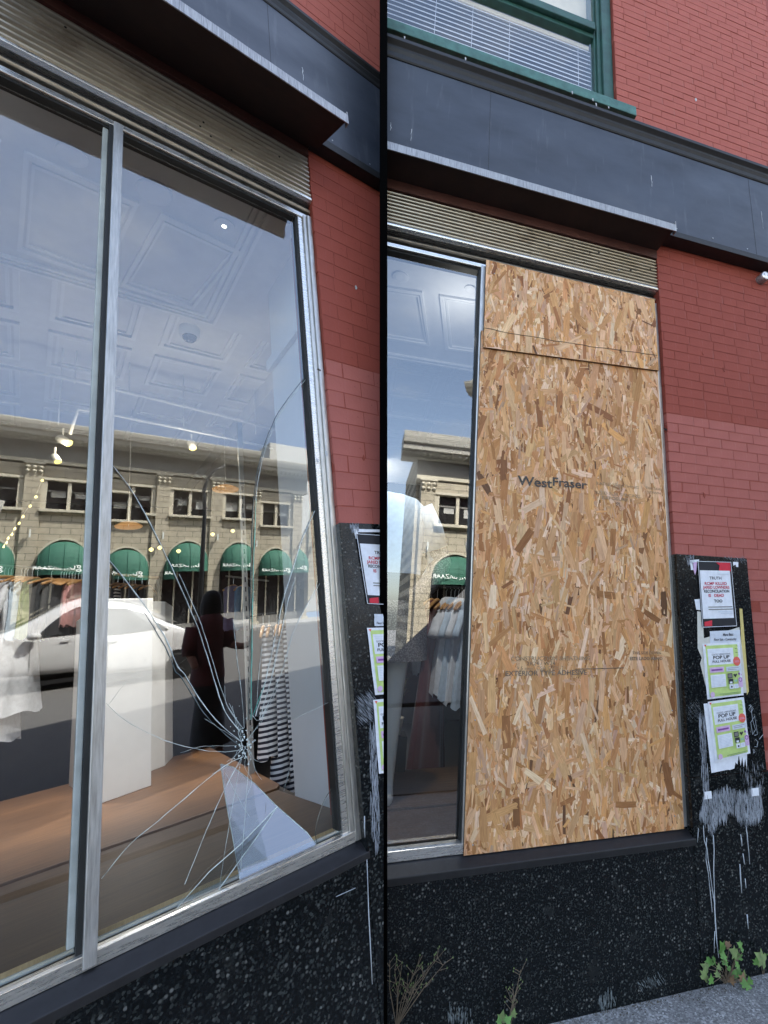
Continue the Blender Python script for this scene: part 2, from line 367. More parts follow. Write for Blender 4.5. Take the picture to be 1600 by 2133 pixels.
# ---------------------------------------------------------------- bricks
def brick_field(fr, parent, x0, x1, z0, z1, bl, bh, matfn, skip=(), gap=.0032, proud=.0011, depth=.05, seed=1):
    """every brick is its own child of the wall; the core behind is set back to leave recessed joints"""
    r = random.Random(seed); cache = {}
    base = META[parent.name][1]
    row = 0; z = z0; out = 0
    while z < z1 - .001:
        h = min(bh, z1 - z); x = x0 - (bl * .5 if row % 2 else 0) - r.uniform(0, .01)
        while x < x1:
            l = bl * r.uniform(.94, 1.06)
            if r.random() < .10: l *= .55
            a, b_ = max(x, x0), min(x + l, x1); cx, cz = (a + b_) / 2, z + h / 2
            if b_ - a > .03 and not any(s[0] < cx < s[1] and s[2] < cz < s[3] for s in skip):
                mt = matfn(cx, cz); w, hh = b_ - a - gap, h - gap
                key = (mt, round(w, 2), round(hh, 3), r.randrange(3))
                co, no = CLIP[id(fr)]
                d0 = np.dot(np.array([a, 0, cz]) - co, no); d1 = np.dot(np.array([b_, 0, cz]) - co, no)
                if d0 > 0 or d1 > 0:
                    dy = -proud * r.uniform(.35, 1.25)
                    if d0 > .02 and d1 > .02:
                        if key not in cache:
                            bm = bmesh.new(); bmesh.ops.create_cube(bm, size=1)
                            for v in bm.verts: v.co = Vector((v.co.x * key[1], v.co.y * depth, v.co.z * key[2])) * fr.k
                            for v in bm.verts: v.co += Vector((r.uniform(-1, 1) * .0014, 0, r.uniform(-1, 1) * .0014))
                            bmesh.ops.bevel(bm, geom=bm.edges[:], offset=.0016, segments=2, affect='EDGES')
                            me = bpy.data.meshes.new('brick'); bm.to_mesh(me); bm.free(); me.materials.append(MAT[mt])
                            cache[key] = me
                        o = bpy.data.objects.new('brick', cache[key]); COL.objects.link(o); o.parent = parent
                        o.location = ((cx - base[0]) * fr.k, (dy + depth / 2 - base[1]) * fr.k, (cz - base[2]) * fr.k)
                        o.rotation_euler = (r.uniform(-.004, .004), r.uniform(-.004, .004), r.uniform(-.003, .003))
                    else:
                        mb = MB(); mb.box(a + gap / 2, b_ - gap / 2, dy, dy + depth, z + gap / 2, z + h - gap / 2)
                        build(mb, 'brick', mt, parent, clip=True)
                    out += 1
            x += l
        z += h; row += 1
    return out

# ---------------------------------------------------------------- the two shopfronts
def mean(*a): return sum(a) / len(a)
def pxline(p, q, x): return p[1] + (q[1] - p[1]) * (x - p[0]) / (q[0] - p[0])

def shopfront(fr, P, label):
    T = thing('shop_building', fr, (P['xo'], 0, 0), label, 'building')
    xl, xr, xo = P['xl'], P['xr'], P['xo']
    zs, zh = P['z_sill'], P['z_head']
    # -- wall (core set back behind the bricks)
    mb = MB()
    mb.box(xo + .004, P.get('xr_far', xr), .0012, .4, -.3, P['z_sign0'] + .05)                 # pier
    mb.box(xl, P.get('xr_far', xr), .0012, .4, P['z_sign1'] - .3, P['z_top'])                   # wall above the sign
    if 'win' in P:
        w = P['win']; mb = MB(); mb.box(xo + .004, P.get('xr_far', xr), .0012, .4, -.3, P['z_sign0'] + .05)
        mb.box(w[1], P.get('xr_far', xr), .0012, .4, P['z_sign1'] - .3, P['z_top']); mb.box(xl, w[1], .0012, .4, P['z_sign1'] - .3, w[2])
        mb.box(xl, w[1], .0012, .4, w[3], P['z_top'])
    if 'x_far' in P: mb.box(P['x_far'], xl - .0, .0012, .4, P['z_sign1'] - .31, P['z_top'] - .02); mb.box(P['x_far'], -1.5, .0012, .4, -.3, P['z_sign1'] - .3105)  # unseen blank wall run out to the left, added to shade the street
    wall = build(mb, 'brick_wall', P['deep'], T, clip=True)
    def matfn(x, z): return P['upper'] if z > P['z_sign1'] - .2 else (P['deep'] if z > P['z_paint'] else P['pale'])
    bl, bh = P['brick']
    brick_field(fr, wall, xo, xr, P['z_gran'] - bh * P.get('low', 0), P['z_sign0'] + .06, bl, bh, matfn, skip=P.get('skip', ()), seed=P['seed'])
    ux0 = P['win'][1] if 'win' in P else xl
    brick_field(fr, wall, ux0, xr, P['z_sign1'] - .12, P['z_brick'], bl, bh, matfn, skip=[(-9, P['win'][1] + .12, -9, P['win'][2])] if 'win' in P else (), seed=P['seed'] + 5, proud=.0025)
    # -- granite
    g = P['gran_x1']
    mb = MB(); mb.box(xo - .004, g, -.022, .055, P['z_gap'], P['z_gran'])
    pier = build(mb, 'granite_pier_slab', 'black_granite', T, clip=True, bevel=.003)
    mb = MB(); mb.box(xo - .003, xr, -.0205, .05, -.02, P['z_gap'] - .004)
    build(mb, 'granite_pier_slab', 'black_granite', T, clip=True, bevel=.003)
    seam = P.get('seam', [])
    xs = [xl] + seam + [xo - .004]
    for a, b_ in zip(xs[:-1], xs[1:]):
        mb = MB(); mb.box(a + .0015, b_ - .0015, -.018, .05, -.02, zs - P['sill_h'])
        build(mb, 'granite_slab', 'black_granite', T, clip=True, bevel=.002)
    # -- stone sill (sloping top) and aluminium sill bar
    mb = MB(); mb.profile_x([(-.024, zs - P['sill_h']), (-.024, zs - P['sill_h'] + P['sill_f']), (.045, zs - .006), (.20, zs - .006), (.20, zs - P['sill_h'])], xl, xo + .012)
    build(mb, 'stone_sill', 'sill_stone', T, clip=True, bevel=.004)
    W = MB(); W.box(xl, xo, .16, .175, zs, zh)                                # placeholder core (unused)
    win = build(MB().profile_x([(.040, zs - .005), (.040, zs + P['bar']), (.055, zs + P['bar'] + .004), (.085, zs + P['bar'] + .004), (.085, zs - .005)], xl, xo - P['jamb'] * .35), 'shop_window', 'aluminium_bar', T, clip=True, bevel=.002)
    build(MB().profile_x([(.0855, zs), (.0855, zs + P['bar'] - .008), (.135, zs + P['bar'] - .008), (.135, zs)], xl, xo - P['jamb']), 'sill_gasket', 'rubber', win, clip=True)
    # jamb: stepped aluminium
    j = P['jamb']
    for k, (a, b_, y0) in enumerate(((.0, .35, .030), (.36, .62, .046), (.63, 1.0, .062))):
        build(MB().box(xo - j * b_, xo - j * a, y0, .16, zs + .0, zh + .012), 'jamb', ['aluminium', 'rubber', 'aluminium_bar'][k] if k != 1 else 'aluminium', win, clip=True, bevel=.003)
    build(MB().box(xo - j - .012, xo - j - .0005, .075, .15, zs + P['bar'] + .02, zh), 'glazing_gasket', 'rubber', win, clip=True)
    # head: stepped rails up to the ribbed panel
    zr = P['z_rib0']; n = 4; hs = (zr - zh) / n
    build(MB().profile_x([(.055, zh), (.055, zh + hs * .85), (.16, zh + hs * .85), (.16, zh)], xl, xo), 'head_rail', 'aluminium_bar', win, clip=True, bevel=.003)
    build(MB().profile_x([(.075, zh + hs * .86), (.075, zh + hs * 1.25), (.16, zh + hs * 1.25), (.16, zh + hs * .86)], xl, xo), 'head_gasket', 'rubber', win, clip=True)
    build(MB().profile_x([(.045, zh + hs * 1.26), (.036, zh + hs * 1.55), (.045, zh + hs * 2.0), (.16, zh + hs * 2.0), (.16, zh + hs * 1.26)], xl, xo), 'head_rail', 'rib_metal', win, clip=True, bevel=.003)
    build(MB().profile_x([(.066, zh + hs * 2.01), (.066, zh + hs * 3.0), (.16, zh + hs * 3.0), (.16, zh + hs * 2.01)], xl, xo), 'head_gasket', 'black_trim', win, clip=True)
    build(MB().profile_x([(.030, zh + hs * 3.01), (.006, zh + hs * 3.3), (.004, zh + hs * 3.7), (.020, zr), (.16, zr), (.16, zh + hs * 3.01)], xl, xo + .004), 'head_rail', 'aluminium_bar', win, clip=True, bevel=.004)
    build(MB().box(xl, xo - j - .02, .075, .15, zh - .014, zh - .0005), 'glazing_gasket', 'rubber', win, clip=True)
    # -- ribbed panel
    z1 = P['z_rib1']; nr = P['ribs']
    rp = build(MB().box(xl, xo, .028, .16, zr + .0005, z1), 'ribbed_panel', 'rib_metal', T, clip=True)
    st = (z1 - zr) / nr
    for k in range(nr):
        a = zr + k * st
        build(MB().profile_x([(.0275, a + st * .08), (.010, a + st * .3), (.008, a + st * .55), (.016, a + st * .78), (.0275, a + st * .92)], xl, xo + .002), 'rib', 'rib_metal', rp, clip=True)
    r = random.Random(P['seed'])
    for k in range(9):
        x = xo - abs(r.gauss(0, .5)) - .02; z = r.uniform(zr + .03, z1 + .05)
        build(MB().lathe((x, .0075, z), [(.006, 0), (.006, -.003), (.004, -.004)], (0, 1, 0), 8), 'screw_hole', 'hole_dark' if k % 3 else 'screw_steel', rp, clip=True)
    # -- fascia and canopy
    zf = P['z_soffit']
    build(MB().box(xl, xo + .002, -.002, .16, z1 + .0005, zf), 'fascia_board', 'fascia_redbrown', T, clip=True)
    yc, xe = P['y_can'], P['x_can']; dh = P['drip']
    dr = P.get('can_drop', 0.0); zo = zf - dr
    can = build(MB().profile_x([(-.001, zf + .0005), (yc + .006, zo + .0005), (yc + .006, zo + .016), (-.001, zf + .016)], xl, xe), 'canopy', 'canopy_brown', T, clip=True)
    mb = MB()
    nseg = 60
    def edge(u, v_):
        x = xl + (xe + .012 - xl) * u; k = mnoise.noise(Vector((x * 9, 1.7, 3.1))) * .0035
        prof = [(yc + .004, zo - .016), (yc - .004, zo - .018), (yc - .003, zo + dh - .016), (yc + .03, zo + dh + .01)]
        i = min(2, int(v_ * 3)); t = v_ * 3 - i; q = [prof[i][m] * (1 - t) + prof[i + 1][m] * t for m in (0, 1)]
        return (x, q[0] + k, q[1] + k * .8)
    mb.grid(edge, nseg, 3)
    build(mb, 'drip_edge', 'galvanised', can, clip=True)
    build(MB().sheet([(xe + .012, zo - .018), (xe + .012, zo + dh + .01), (xe + .006, zo + dh + .01), (xe + .006, zo - .018)], yc - .003, yc + .035), 'end_cap', 'galvanised', can, clip=True)
    # -- sign band
    ys = P['y_sign']; z0, z1 = P['z_sign0'], P['z_sign1']
    cuts = [xl] + P.get('sign_cuts', []) + [xr]
    sb = build(MB().box(xl, xr, ys, -.0005, z0, z1 - .04), 'sign_band', 'navy_panel', T, clip=True, bevel=.003)
    build(MB().profile_x([(ys - .006, z0 - P['strip']), (ys - .006, z0 + .0), (ys + .002, z0 + .004), (-.004, z0 + .004), (-.004, z0 - P['strip'])], xe - .05, xr), 'lower_trim', 'black_trim', sb, clip=True, bevel=.002)
    for px, py in P.get('seams', []): xx = fr.pt(px, py, ys)[0]; build(MB().box(xx - .0015, xx + .0015, ys - .0009, ys + .002, z0 + .004, z1 - .041), 'panel_seam', 'black_trim', sb, clip=True)
    k = xe + .1
    while k < xr - .1: build(MB().lathe((k, ys - .0005, z0 + .035 + .004 * math.sin(k * 9)), [(.005, 0), (.005, -.002), (.002, -.003)], (0, 1, 0), 8), 'screw', 'screw_steel', sb, clip=True); k += .31
    m = P['mould']
    build(MB().profile_x([(ys - .004, z1 - .0395), (ys - .010, z1 - .03), (ys - .012, z1), (ys - .022, z1 + m * .25), (ys - .022, z1 + m * .45), (ys - .045, z1 + m * .7), (ys - .045, z1 + m), (.0, z1 + m * 1.15), (.0, z1 - .0395)], xl, xr), 'cornice_moulding', 'black_trim', sb, clip=True, bevel=.002)
    for (px, py, ln, w) in P.get('splash', []):
        mb = MB(); p = fr.pt(px, py, ys - .0012); L = ln; n = 7
        for i in range(n):
            pass
        lf = [(p[0] + math.sin(i * 1.7) * w * .12 - w * (.1 + .25 * r.random()) * (1 - i / n), p[2] - L * i / n) for i in range(n + 1)]
        rt = [(q[0] + w * (.10 + .35 * r.random()) * (1 - .6 * i / n), q[1] - .002) for i, q in enumerate(lf)]
        mb.sheet(lf + rt[::-1], ys - .0012, ys - .0002)
        build(mb, 'bird_dropping', 'white_splash', sb, clip=True)
    return T, win

Y0 = 0.0
# cracked front (left)
L = FLL
PL = dict(seed=11, xl=L.X([(-140, 1000)], 0), xr=3.4,
          xo=L.X([(652, 330), (676, 760), (705, 1150), (757, 1785)], 0), brick=(.235, .112), ribs=9,
          z_sill=L.Z([(100, 2042), (400, 1913), (700, 1783)], .04), z_head=L.Z([(100, 198), (300, 292), (500, 385)], .055),
          z_rib0=L.Z([(0, 62), (300, 230), (600, 402)], .02), z_rib1=L.Z([(150, 35), (400, 190), (640, 335)], .02),
          z_soffit=L.Z([(200, 42), (400, 165), (640, 312)], 0.0), drip=.075,
          z_gran=L.Z([(705, 1088), (785, 1092)], -.02), z_paint=L.Z([(680, 742), (785, 768)], 0),
          y_sign=-.10, strip=.07, mould=.10, sill_h=.085, sill_f=.032, bar=.045, jamb=.085, z_top=14.2, z_brick=8.2, x_far=-16.0,
          deep='brick_paint_deep', pale='brick_paint_pale', upper='brick_paint_upper', seams=[(560, 60)], splash=[(630, 140, .13, .02), (655, 205, .05, .01)])
PL['z_sign0'] = L.Z([(700, 300), (785, 362)], -.10); PL['z_sign1'] = L.Z([(600, 22), (700, 112), (785, 182)], -.10)
_c = L.pt(722, 252, -.48); PL['y_can'] = _c[1]; PL['x_can'] = _c[0]; PL['can_drop'] = PL['z_soffit'] - _c[2]
PL['gran_x1'] = PL['xo'] + .62; PL['z_gap'] = L.Z([(780, 1700)], -.02)
PL['skip'] = [(-9, 9, -9, PL['z_gran'])]
# boarded front (right)
R = FRR
PR = dict(seed=23, xl=-.9, xr=R.pt(1720, 900, 0)[0],
          xo=R.X([(1371, 530), (1388, 900), (1405, 1155), (1437, 1700)], 0), brick=(.212, .0675), ribs=9,
          z_sill=R.Z([(850, 1797), (950, 1779), (1420, 1716)], .04), z_head=R.Z([(830, 535), (1000, 562), (1340, 612)], .055),
          z_rib0=R.Z([(820, 486), (1100, 535), (1360, 583)], .02), z_rib1=R.Z([(820, 414), (1100, 474), (1360, 530)], .02),
          z_soffit=R.Z([(820, 392), (1100, 450), (1365, 508)], 0.0), drip=.052,
          z_gran=R.Z([(1420, 1157), (1540, 1160)], -.02), z_paint=R.Z([(1400, 868), (1590, 888)], 0),
          y_sign=-.10, strip=.045, mould=.085, sill_h=.072, sill_f=.032, bar=.04, jamb=.07, z_top=10.6, z_brick=7.6, xr_far=16.0,  # top and far right end lie out of view, extended to shade the street
          deep='brick_paint_deep', pale='brick_paint_pale', upper='brick_paint_upper', seams=[(1565, 430), (1020, 270)], splash=[(858, 268, .09, .014), (815, 255, .06, .02), (1357, 365, .10, .018), (1586, 440, .16, .008)])
PR['z_sign0'] = R.Z([(1430, 492), (1590, 533)], -.10); PR['z_sign1'] = R.Z([(820, 121), (1200, 242), (1590, 366)], -.10)
_c = R.ptz(1406, 477, PR['z_soffit']); PR['y_can'] = _c[1]; PR['x_can'] = _c[0]
PR['gran_x1'] = R.X([(1556, 1165), (1578, 1400), (1596, 1600)], -.02); PR['z_gap'] = R.Z([(1590, 1606)], -.02)
PR['low'] = int((PR['z_gran'] - PR['z_gap']) / .0675) + 1
PR['skip'] = [(-9, PR['gran_x1'] - .0, -9, PR['z_gran'] - .01)]
PR['win'] = [-9, R.X([(1279, 60), (1284, 215)], 0), R.Z([(820, 92), (1100, 172), (1300, 232)], 0), 7.4]
TL, WINL = shopfront(FLL, PL, 'shopfront with red brick pier, dark canopy and cracked window')
TR, WINR = shopfront(FRR, PR, 'shopfront with red painted brick, navy sign band and boarded window')
# ---------------------------------------------------------------- mullions and panes
def strip_between(fr, P, lo, hi, y0, y1, name, mat, parent, bevel=.003, z0=None, z1=None, lab=None):
    """upright bar between two pixel lines given as lists of pixel points"""
    a, b_ = fr.X(lo, y0), fr.X(hi, y0)
    return build(MB().box(a, b_, y0, y1, P['z_sill'] + .002 if z0 is None else z0, P['z_head'] + .004 if z1 is None else z1), name, mat, parent, bevel=bevel, label=lab)
streaky('mullion_metal', (.30, .295, .28), (.56, .55, .53), .42, .7, (8, 8, .5), 22, (.6, .59, .57), .6, .7)
ML0, ML1 = [(231, 260), (214, 1000), (178, 1960)], [(250, 270), (236, 1000), (213, 1960)]
strip_between(FLL, PL, ML0, ML1, .028, .16, 'mullion', 'mullion_metal', WINL, .004)
xa = FLL.X([(226, 300), (207, 1000), (176, 1900)], .08)
build(MB().box(FLL.X(ML0, .028) - .018, FLL.X(ML0, .028) - .0005, .055, .15, PL['z_sill'] + .05, PL['z_head']), 'glazing_gasket', 'rubber', WINL)
pbr('bead_pale', (.42, .45, .43), .5, var=.2, spec=.3)
build(MB().box(FLL.X(ML0, .028) - .042, FLL.X(ML0, .028) - .0185, .085, .125, PL['z_sill'] + .07, PL['z_head'] - .004), 'glazing_bead', 'bead_pale', WINL, bevel=.004)
xmR1 = FRR.X([(1000, 700), (985, 1300), (958, 1780)], .04)
build(MB().box(xmR1 - .006, xmR1 + .07, .044, .16, PR['z_sill'] + .002, PR['z_head'] + .004), 'mullion', 'aluminium', WINR, bevel=.004)
build(MB().box(xmR1 - .016, xmR1 - .0065, .07, .15, PR['z_sill'] + .04, PR['z_head']), 'glazing_gasket', 'rubber', WINR)

zg0, zg1 = PL['z_sill'] + .05, PL['z_head'] + .005
def gp(fr, px, py, y=GLY): p = fr.pt(px, py, y); return (p[0], p[2])
build(MB().face([(PL['xl'], GLY, zg0), (FLL.X(ML0, .03), GLY, zg0), (FLL.X(ML0, .03), GLY, zg1), (PL['xl'], GLY, zg1)]), 'pane', 'shop_glass', WINL, recalc=False, label='unbroken glass pane beside the mullion')
build(MB().face([(PR['xl'], GLY, PR['z_sill'] + .045), (xmR1, GLY, PR['z_sill'] + .045), (xmR1, GLY, PR['z_head']), (PR['xl'], GLY, PR['z_head'])]), 'pane', 'shop_glass', WINR, clip=True, recalc=False)

# broken pane: pieces between the long cracks, each a little out of plane
xL, xR = FLL.X(ML1, .03) - .004, PL['xo'] - PL['jamb'] - .003
CR = dict(
    c1=[(500, 1523), (472, 1486), (452, 1435), (425, 1345), (408, 1296), (367, 1202), (325, 1115), (280, 1030), (233, 968)],
    c3=[(518, 1500), (519, 1400), (521, 1300), (524, 1150), (529, 1040), (535, 990), (550, 930), (573, 872), (600, 830), (637, 783)],
    c4=[(532, 1492), (553, 1420), (575, 1320), (590, 1250), (606, 1200), (632, 1118), (664, 1048)],
    c5=[(545, 1496), (566, 1450), (590, 1390), (610, 1320), (640, 1260), (677, 1198)],
    c12=[(523, 1585), (560, 1615), (600, 1640)],
    c10=[(519, 1587), (512, 1680), (506, 1760), (500, 1832)],
    c8=[(502, 1580), (470, 1640), (430, 1730), (385, 1842)],
    c7=[(508, 1576), (470, 1594), (400, 1650), (330, 1710), (270, 1760), (212, 1830)],
    c6=[(505, 1562), (470, 1566), (420, 1562), (360, 1548), (320, 1532), (260, 1500), (220, 1464)],
    c2=[(503, 1545), (450, 1500), (415, 1455), (385, 1405), (370, 1388), (350, 1340), (305, 1265), (226, 1165)])
def cp(k): return [gp(FLL, *q) for q in CR[k]]
TLc, TRc, BLc, BRc = (xL, zg1), (xR, zg1), (xL, zg0), (xR, zg0)
def snap(p, side): return ((xL if side == 'l' else xR), p[1]) if side in 'lr' else (p[0], zg0)
def piece(a, b_, sa, sb, corners, tilt, inner=()):
    A, B = cp(a), cp(b_); A[-1] = snap(A[-1], sa); B[-1] = snap(B[-1], sb)
    poly = A + list(corners) + B[::-1] + list(inner)
    cx, cz = gp(FLL, 512, 1550)
    pts = [(p[0], GLY + tilt[0] * (p[0] - cx) + tilt[1] * (p[1] - cz), p[1]) for p in poly]
    build(MB().face(pts), 'glass_shard', 'shop_glass', WINL, recalc=False)
piece('c1', 'c3', 'l', 'r', [TLc, TRc], (.002, -.001))
piece('c3', 'c4', 'r', 'r', [], (.010, .004))
piece('c4', 'c5', 'r', 'r', [], (-.006, .003))
CR['h1'] = [(547, 1500), (580, 1508), (616, 1497), (650, 1480), (692, 1461)]       # the glass is gone below this edge
CR['h2'] = [(664, 1766), (657, 1730), (672, 1675), (692, 1642)]
piece('c5', 'h1', 'r', 'r', [], (.004, .003))
A = cp('h2'); A[-1] = snap(A[-1], 'r'); build(MB().face([(p[0], GLY, p[1]) for p in [(A[0][0], zg0)] + A + [BRc]]), 'glass_shard', 'shop_glass', WINL, recalc=False)
A = cp('c10'); A[-1] = snap(A[-1], 'b'); build(MB().face([(p[0], GLY, p[1]) for p in A + [gp(FLL, 560, 1800), gp(FLL, 545, 1740), gp(FLL, 532, 1680), gp(FLL, 526, 1620)]]), 'glass_shard', 'shop_glass', WINL, recalc=False)
piece('c10', 'c8', 'b', 'b', [], (-.010, .006))
piece('c8', 'c7', 'b', 'l', [BLc], (.003, .002))
piece('c7', 'c6', 'l', 'l', [], (.004, -.006))
piece('c6', 'c2', 'l', 'l', [], (-.004, .005))
piece('c2', 'c1', 'l', 'l', [], (.004, .006))
# the big loose triangle and the upright sliver leaning out of the pane
def flat_shard(pts, tilt, y, th=.005, mat='shard_glass'):
    q = [gp(FLL, *p, y) for p in pts]; cx, cz = min(q, key=lambda p_: p_[1])
    f = []
    for p in pts:                                      # where the sight line meets the tilted shard
        yy = y
        for _ in range(12): w_ = FLL.pt(*p, yy); yy = .5 * yy + .5 * (y + tilt[0] * (w_[0] - cx) + tilt[1] * (w_[2] - cz))
        f.append(FLL.pt(*p, yy))
    o = build(MB().face(f), 'glass_shard', mat, WINL, recalc=False)
    mb = MB(); mb.tube(f + [f[0]], .0022, 5); build(mb, 'shard_edge', 'glass_edge', WINL)
pbr('frosted', (.62, .63, .68), .25, var=.1, spec=.8)
glass_mat('milky_glass', (.68, .68, .70), .26, 1.2)
flat_shard([(460, 1592), (486, 1598), (530, 1632), (577, 1680), (640, 1735), (663, 1765), (500, 1834), (484, 1740), (470, 1665)], (.04, .62), .085, mat='milky_glass')
flat_shard([(578, 1680), (500, 1760), (436, 1816), (368, 1892), (452, 1858), (532, 1748)], (-.03, -.02), .079)
def crack(pts, r, mat, y=GLY - .004, smooth=True):
    r *= .42
    q = [gp(FLL, *p, y) for p in pts]
    if smooth:
        d = []
        for i in range(len(q) - 1):
            p0, p1, p2, p3 = q[max(i - 1, 0)], q[i], q[i + 1], q[min(i + 2, len(q) - 1)]
            for k in range(4):
                t = k / 4
                d.append(tuple(.5 * (2 * p1[m] + (p2[m] - p0[m]) * t + (2 * p0[m] - 5 * p1[m] + 4 * p2[m] - p3[m]) * t * t + (3 * p1[m] - p0[m] - 3 * p2[m] + p3[m]) * t ** 3) for m in (0, 1)))
        q = d + [q[-1]]
    n = len(q)
    build(MB().tube([(p[0] + jit(.0013), y, p[1] + jit(.0013)) for p in q], [r * rnd.uniform(.55, 1.25) * (.8 if i in (0, n - 1) else 1) for i in range(n)], 5), 'crack', mat, WINL)
for k, r, m in (('c1', .0042, 'glass_edge'), ('c3', .0050, 'glass_edge_dark'), ('c4', .0046, 'glass_edge'), ('c5', .0032, 'glass_edge'), ('c10', .0030, 'glass_edge'), ('c8', .0030, 'glass_edge'), ('c7', .0042, 'glass_edge'), ('c6', .0030, 'glass_edge'), ('c2', .0046, 'glass_edge')): crack(CR[k], r, m)
crack([(x + 7, y - 6) for x, y in CR['c1'][:6]], .0025, 'glass_edge', GLY - .006)
crack([(x - 6, y + 7) for x, y in CR['c2'][:7]], .0042, 'glass_edge_dark', GLY - .002)
crack([(x + 5, y) for x, y in CR['c3'][:5]], .0060, 'glass_edge_green', GLY - .006)
crack([(x + 4, y + 2) for x, y in CR['c3'][4:]], .0035, 'glass_edge', GLY - .006)
crack([(x + 10, y + 2) for x, y in CR['c4'][:5]], .0040, 'glass_edge', GLY - .008)
for pts, r, m in (([(493, 1512), (484, 1470)], .002, 'glass_edge'), ([(509, 1516), (503, 1440), (494, 1370), (486, 1290)], .0022, 'glass_edge'), ([(509, 1516), (496, 1524), (503, 1545), (506, 1562), (519, 1587)], .0032, 'glass_edge'),
                  ([(533, 1492), (540, 1400), (546, 1345)], .002, 'glass_edge'), ([(527, 1492), (554, 1418)], .004, 'glass_edge_green'), ([(526, 1490), (535, 1500), (546, 1496)], .003, 'glass_edge'),
                  ([(690, 1643), (672, 1675), (657, 1730), (664, 1768)], .0044, 'glass_edge_dark'), ([(591, 1648), (601, 1610), (606, 1592)], .0022, 'glass_edge'), ([(615, 1497), (650, 1480), (690, 1461)], .0018, 'glass_edge'),
                  ([(503, 1580), (482, 1690), (468, 1780), (455, 1862)], .0024, 'glass_edge'), ([(470, 1610), (495, 1660), (520, 1702)], .002, 'glass_edge'), ([(262, 1420), (225, 1470)], .0014, 'glass_edge')): crack(pts, r, m)

_r = random.Random(5)
chips = MB()
for k in range(70):                                    # crushed glass round the hole
    a, l = _r.uniform(0, 6.28), abs(_r.gauss(0, 22)) + 6; q = FLL.pt(510 + math.cos(a) * l * .7, 1548 + math.sin(a) * l * 1.2, GLY - .006); s_ = _r.uniform(.003, .009)
    chips.face([(q[0] + s_ * math.cos(t + a) * _r.uniform(.5, 1), q[1] + s_ * _r.uniform(-.6, .6), q[2] + s_ * math.sin(t + a)) for t in (0, 2.1, 4.2)])
build(chips, 'crushed_glass', 'glass_edge', WINL, recalc=False, kind='stuff')
for k in range(12):                                    # fine hairlines round the impact point and off the long cracks
    if k < 12: x, y = 512, 1552; a = _r.uniform(0, 6.28); l = _r.uniform(35, 150)
    else: x, y = _r.choice([p for kk in ('c1', 'c2', 'c4', 'c7') for p in CR[kk][1:-1]]); a = math.atan2(1552 - y, 512 - x) + 3.14 + _r.uniform(-.7, .7); l = _r.uniform(25, 90)
    if a % 6.28 < .9 or a % 6.28 > 5.6: continue
    crack([(x + math.cos(a + _r.uniform(-.12, .12)) * l * t + _r.uniform(-3, 3), y + math.sin(a + _r.uniform(-.1, .1)) * l * t + _r.uniform(-3, 3)) for t in (.12, .4, .7, 1)], .0016, 'glass_edge')

# ---------------------------------------------------------------- oriented strand board
def osb_mat():
    m, nt, b = _new('osb_strand')
    at = nd(nt, 'ShaderNodeVertexColor'); at.layer_name = 'Col'
    uv = nd(nt, 'ShaderNodeUVMap'); uv.uv_map = 'UVMap'
    mp = nd(nt, 'ShaderNodeMapping'); mp.inputs['Scale'].default_value = (9, 260, 1); nt.links.new(uv.outputs[0], mp.inputs[0])
    g = noise(nt, mp.outputs[0], 1.0, 5, .65)
    mp2 = nd(nt, 'ShaderNodeMapping'); mp2.inputs['Scale'].default_value = (14, 60, 1); nt.links.new(uv.outputs[0], mp2.inputs[0])
    g2 = noise(nt, mp2.outputs[0], 1.0, 3, .6)
    c = mixc(nt, 1.0, at.outputs[0], ramp(nt, g, [(.25, (.62, .56, .50)), (.55, (1, 1, 1)), (.8, (1.12, 1.1, 1.08))]), 'MULTIPLY')
    c = mixc(nt, 1.0, c, ramp(nt, g2, [(.3, (.82, .78, .74)), (.6, (1, 1, 1))]), 'MULTIPLY')
    nt.links.new(c, b.inputs['Base Color']); b.inputs['Roughness'].default_value = .62; b.inputs['Specular IOR Level'].default_value = .3
    bump(nt, b, g, .25, .0008)
osb_mat()
pbr('osb_core', (.16, .085, .035), .8, var=.4, scale=60)
pbr('osb_edge', (.30, .19, .09), .8, var=.4, scale=90, bmp=.5)
PAL = [((.60, .355, .150), 5), ((.53, .290, .108), 5), ((.69, .455, .225), 4), ((.44, .215, .072), 3.2), ((.34, .150, .048), 1.9), ((.76, .560, .330), 2.4), ((.56, .345, .180), 2), ((.22, .090, .030), .8), ((.11, .048, .022), .3), ((.50, .330, .190), 1.2), ((.62, .330, .110), 2.2)]
def strand(r, big=1.0, along=.26):
    l = r.choice((.05, .08, .11, .13, .15, .17)) * r.uniform(.6, 1.35) * big * (1.35 if r.random() < .04 else 1); w = l * r.uniform(.08, .34); w = min(.05 * big, max(.005, w))
    th = r.gauss(math.pi / 2, along) if r.random() < .84 else r.uniform(0, math.pi)
    n0 = r.randint(1, 3); pts = []
    pts += [(-l / 2 + r.uniform(0, .3) * w * (i % 2 + .3), -w / 2 + w * (i + .2) / (n0 + .4) * .98) for i in range(n0 + 1)][::-1]
    pts += [(l * r.uniform(-.2, .2), -w / 2 * r.uniform(.7, 1.05))] if r.random() < .7 else []
    pts += [(l / 2 - r.uniform(0, .3) * w * (i % 2 + .3), -w / 2 + w * (i + .2) / (n0 + .4) * .98) for i in range(n0 + 1)]
    if r.random() < .7: pts += [(l * r.uniform(-.2, .2), w / 2 * r.uniform(.7, 1.05))]
    tot = sum(x[1] for x in PAL); k = r.uniform(0, tot)
    for c, wt in PAL:
        k -= wt
        if k <= 0: break
    b_ = r.uniform(.9, 1.22); c = tuple(min(.92, x * b_ * q * r.uniform(.95, 1.05)) for x, q in zip(c, (1.05, 1.0, 1.14)))
    return pts, th, c, l * w
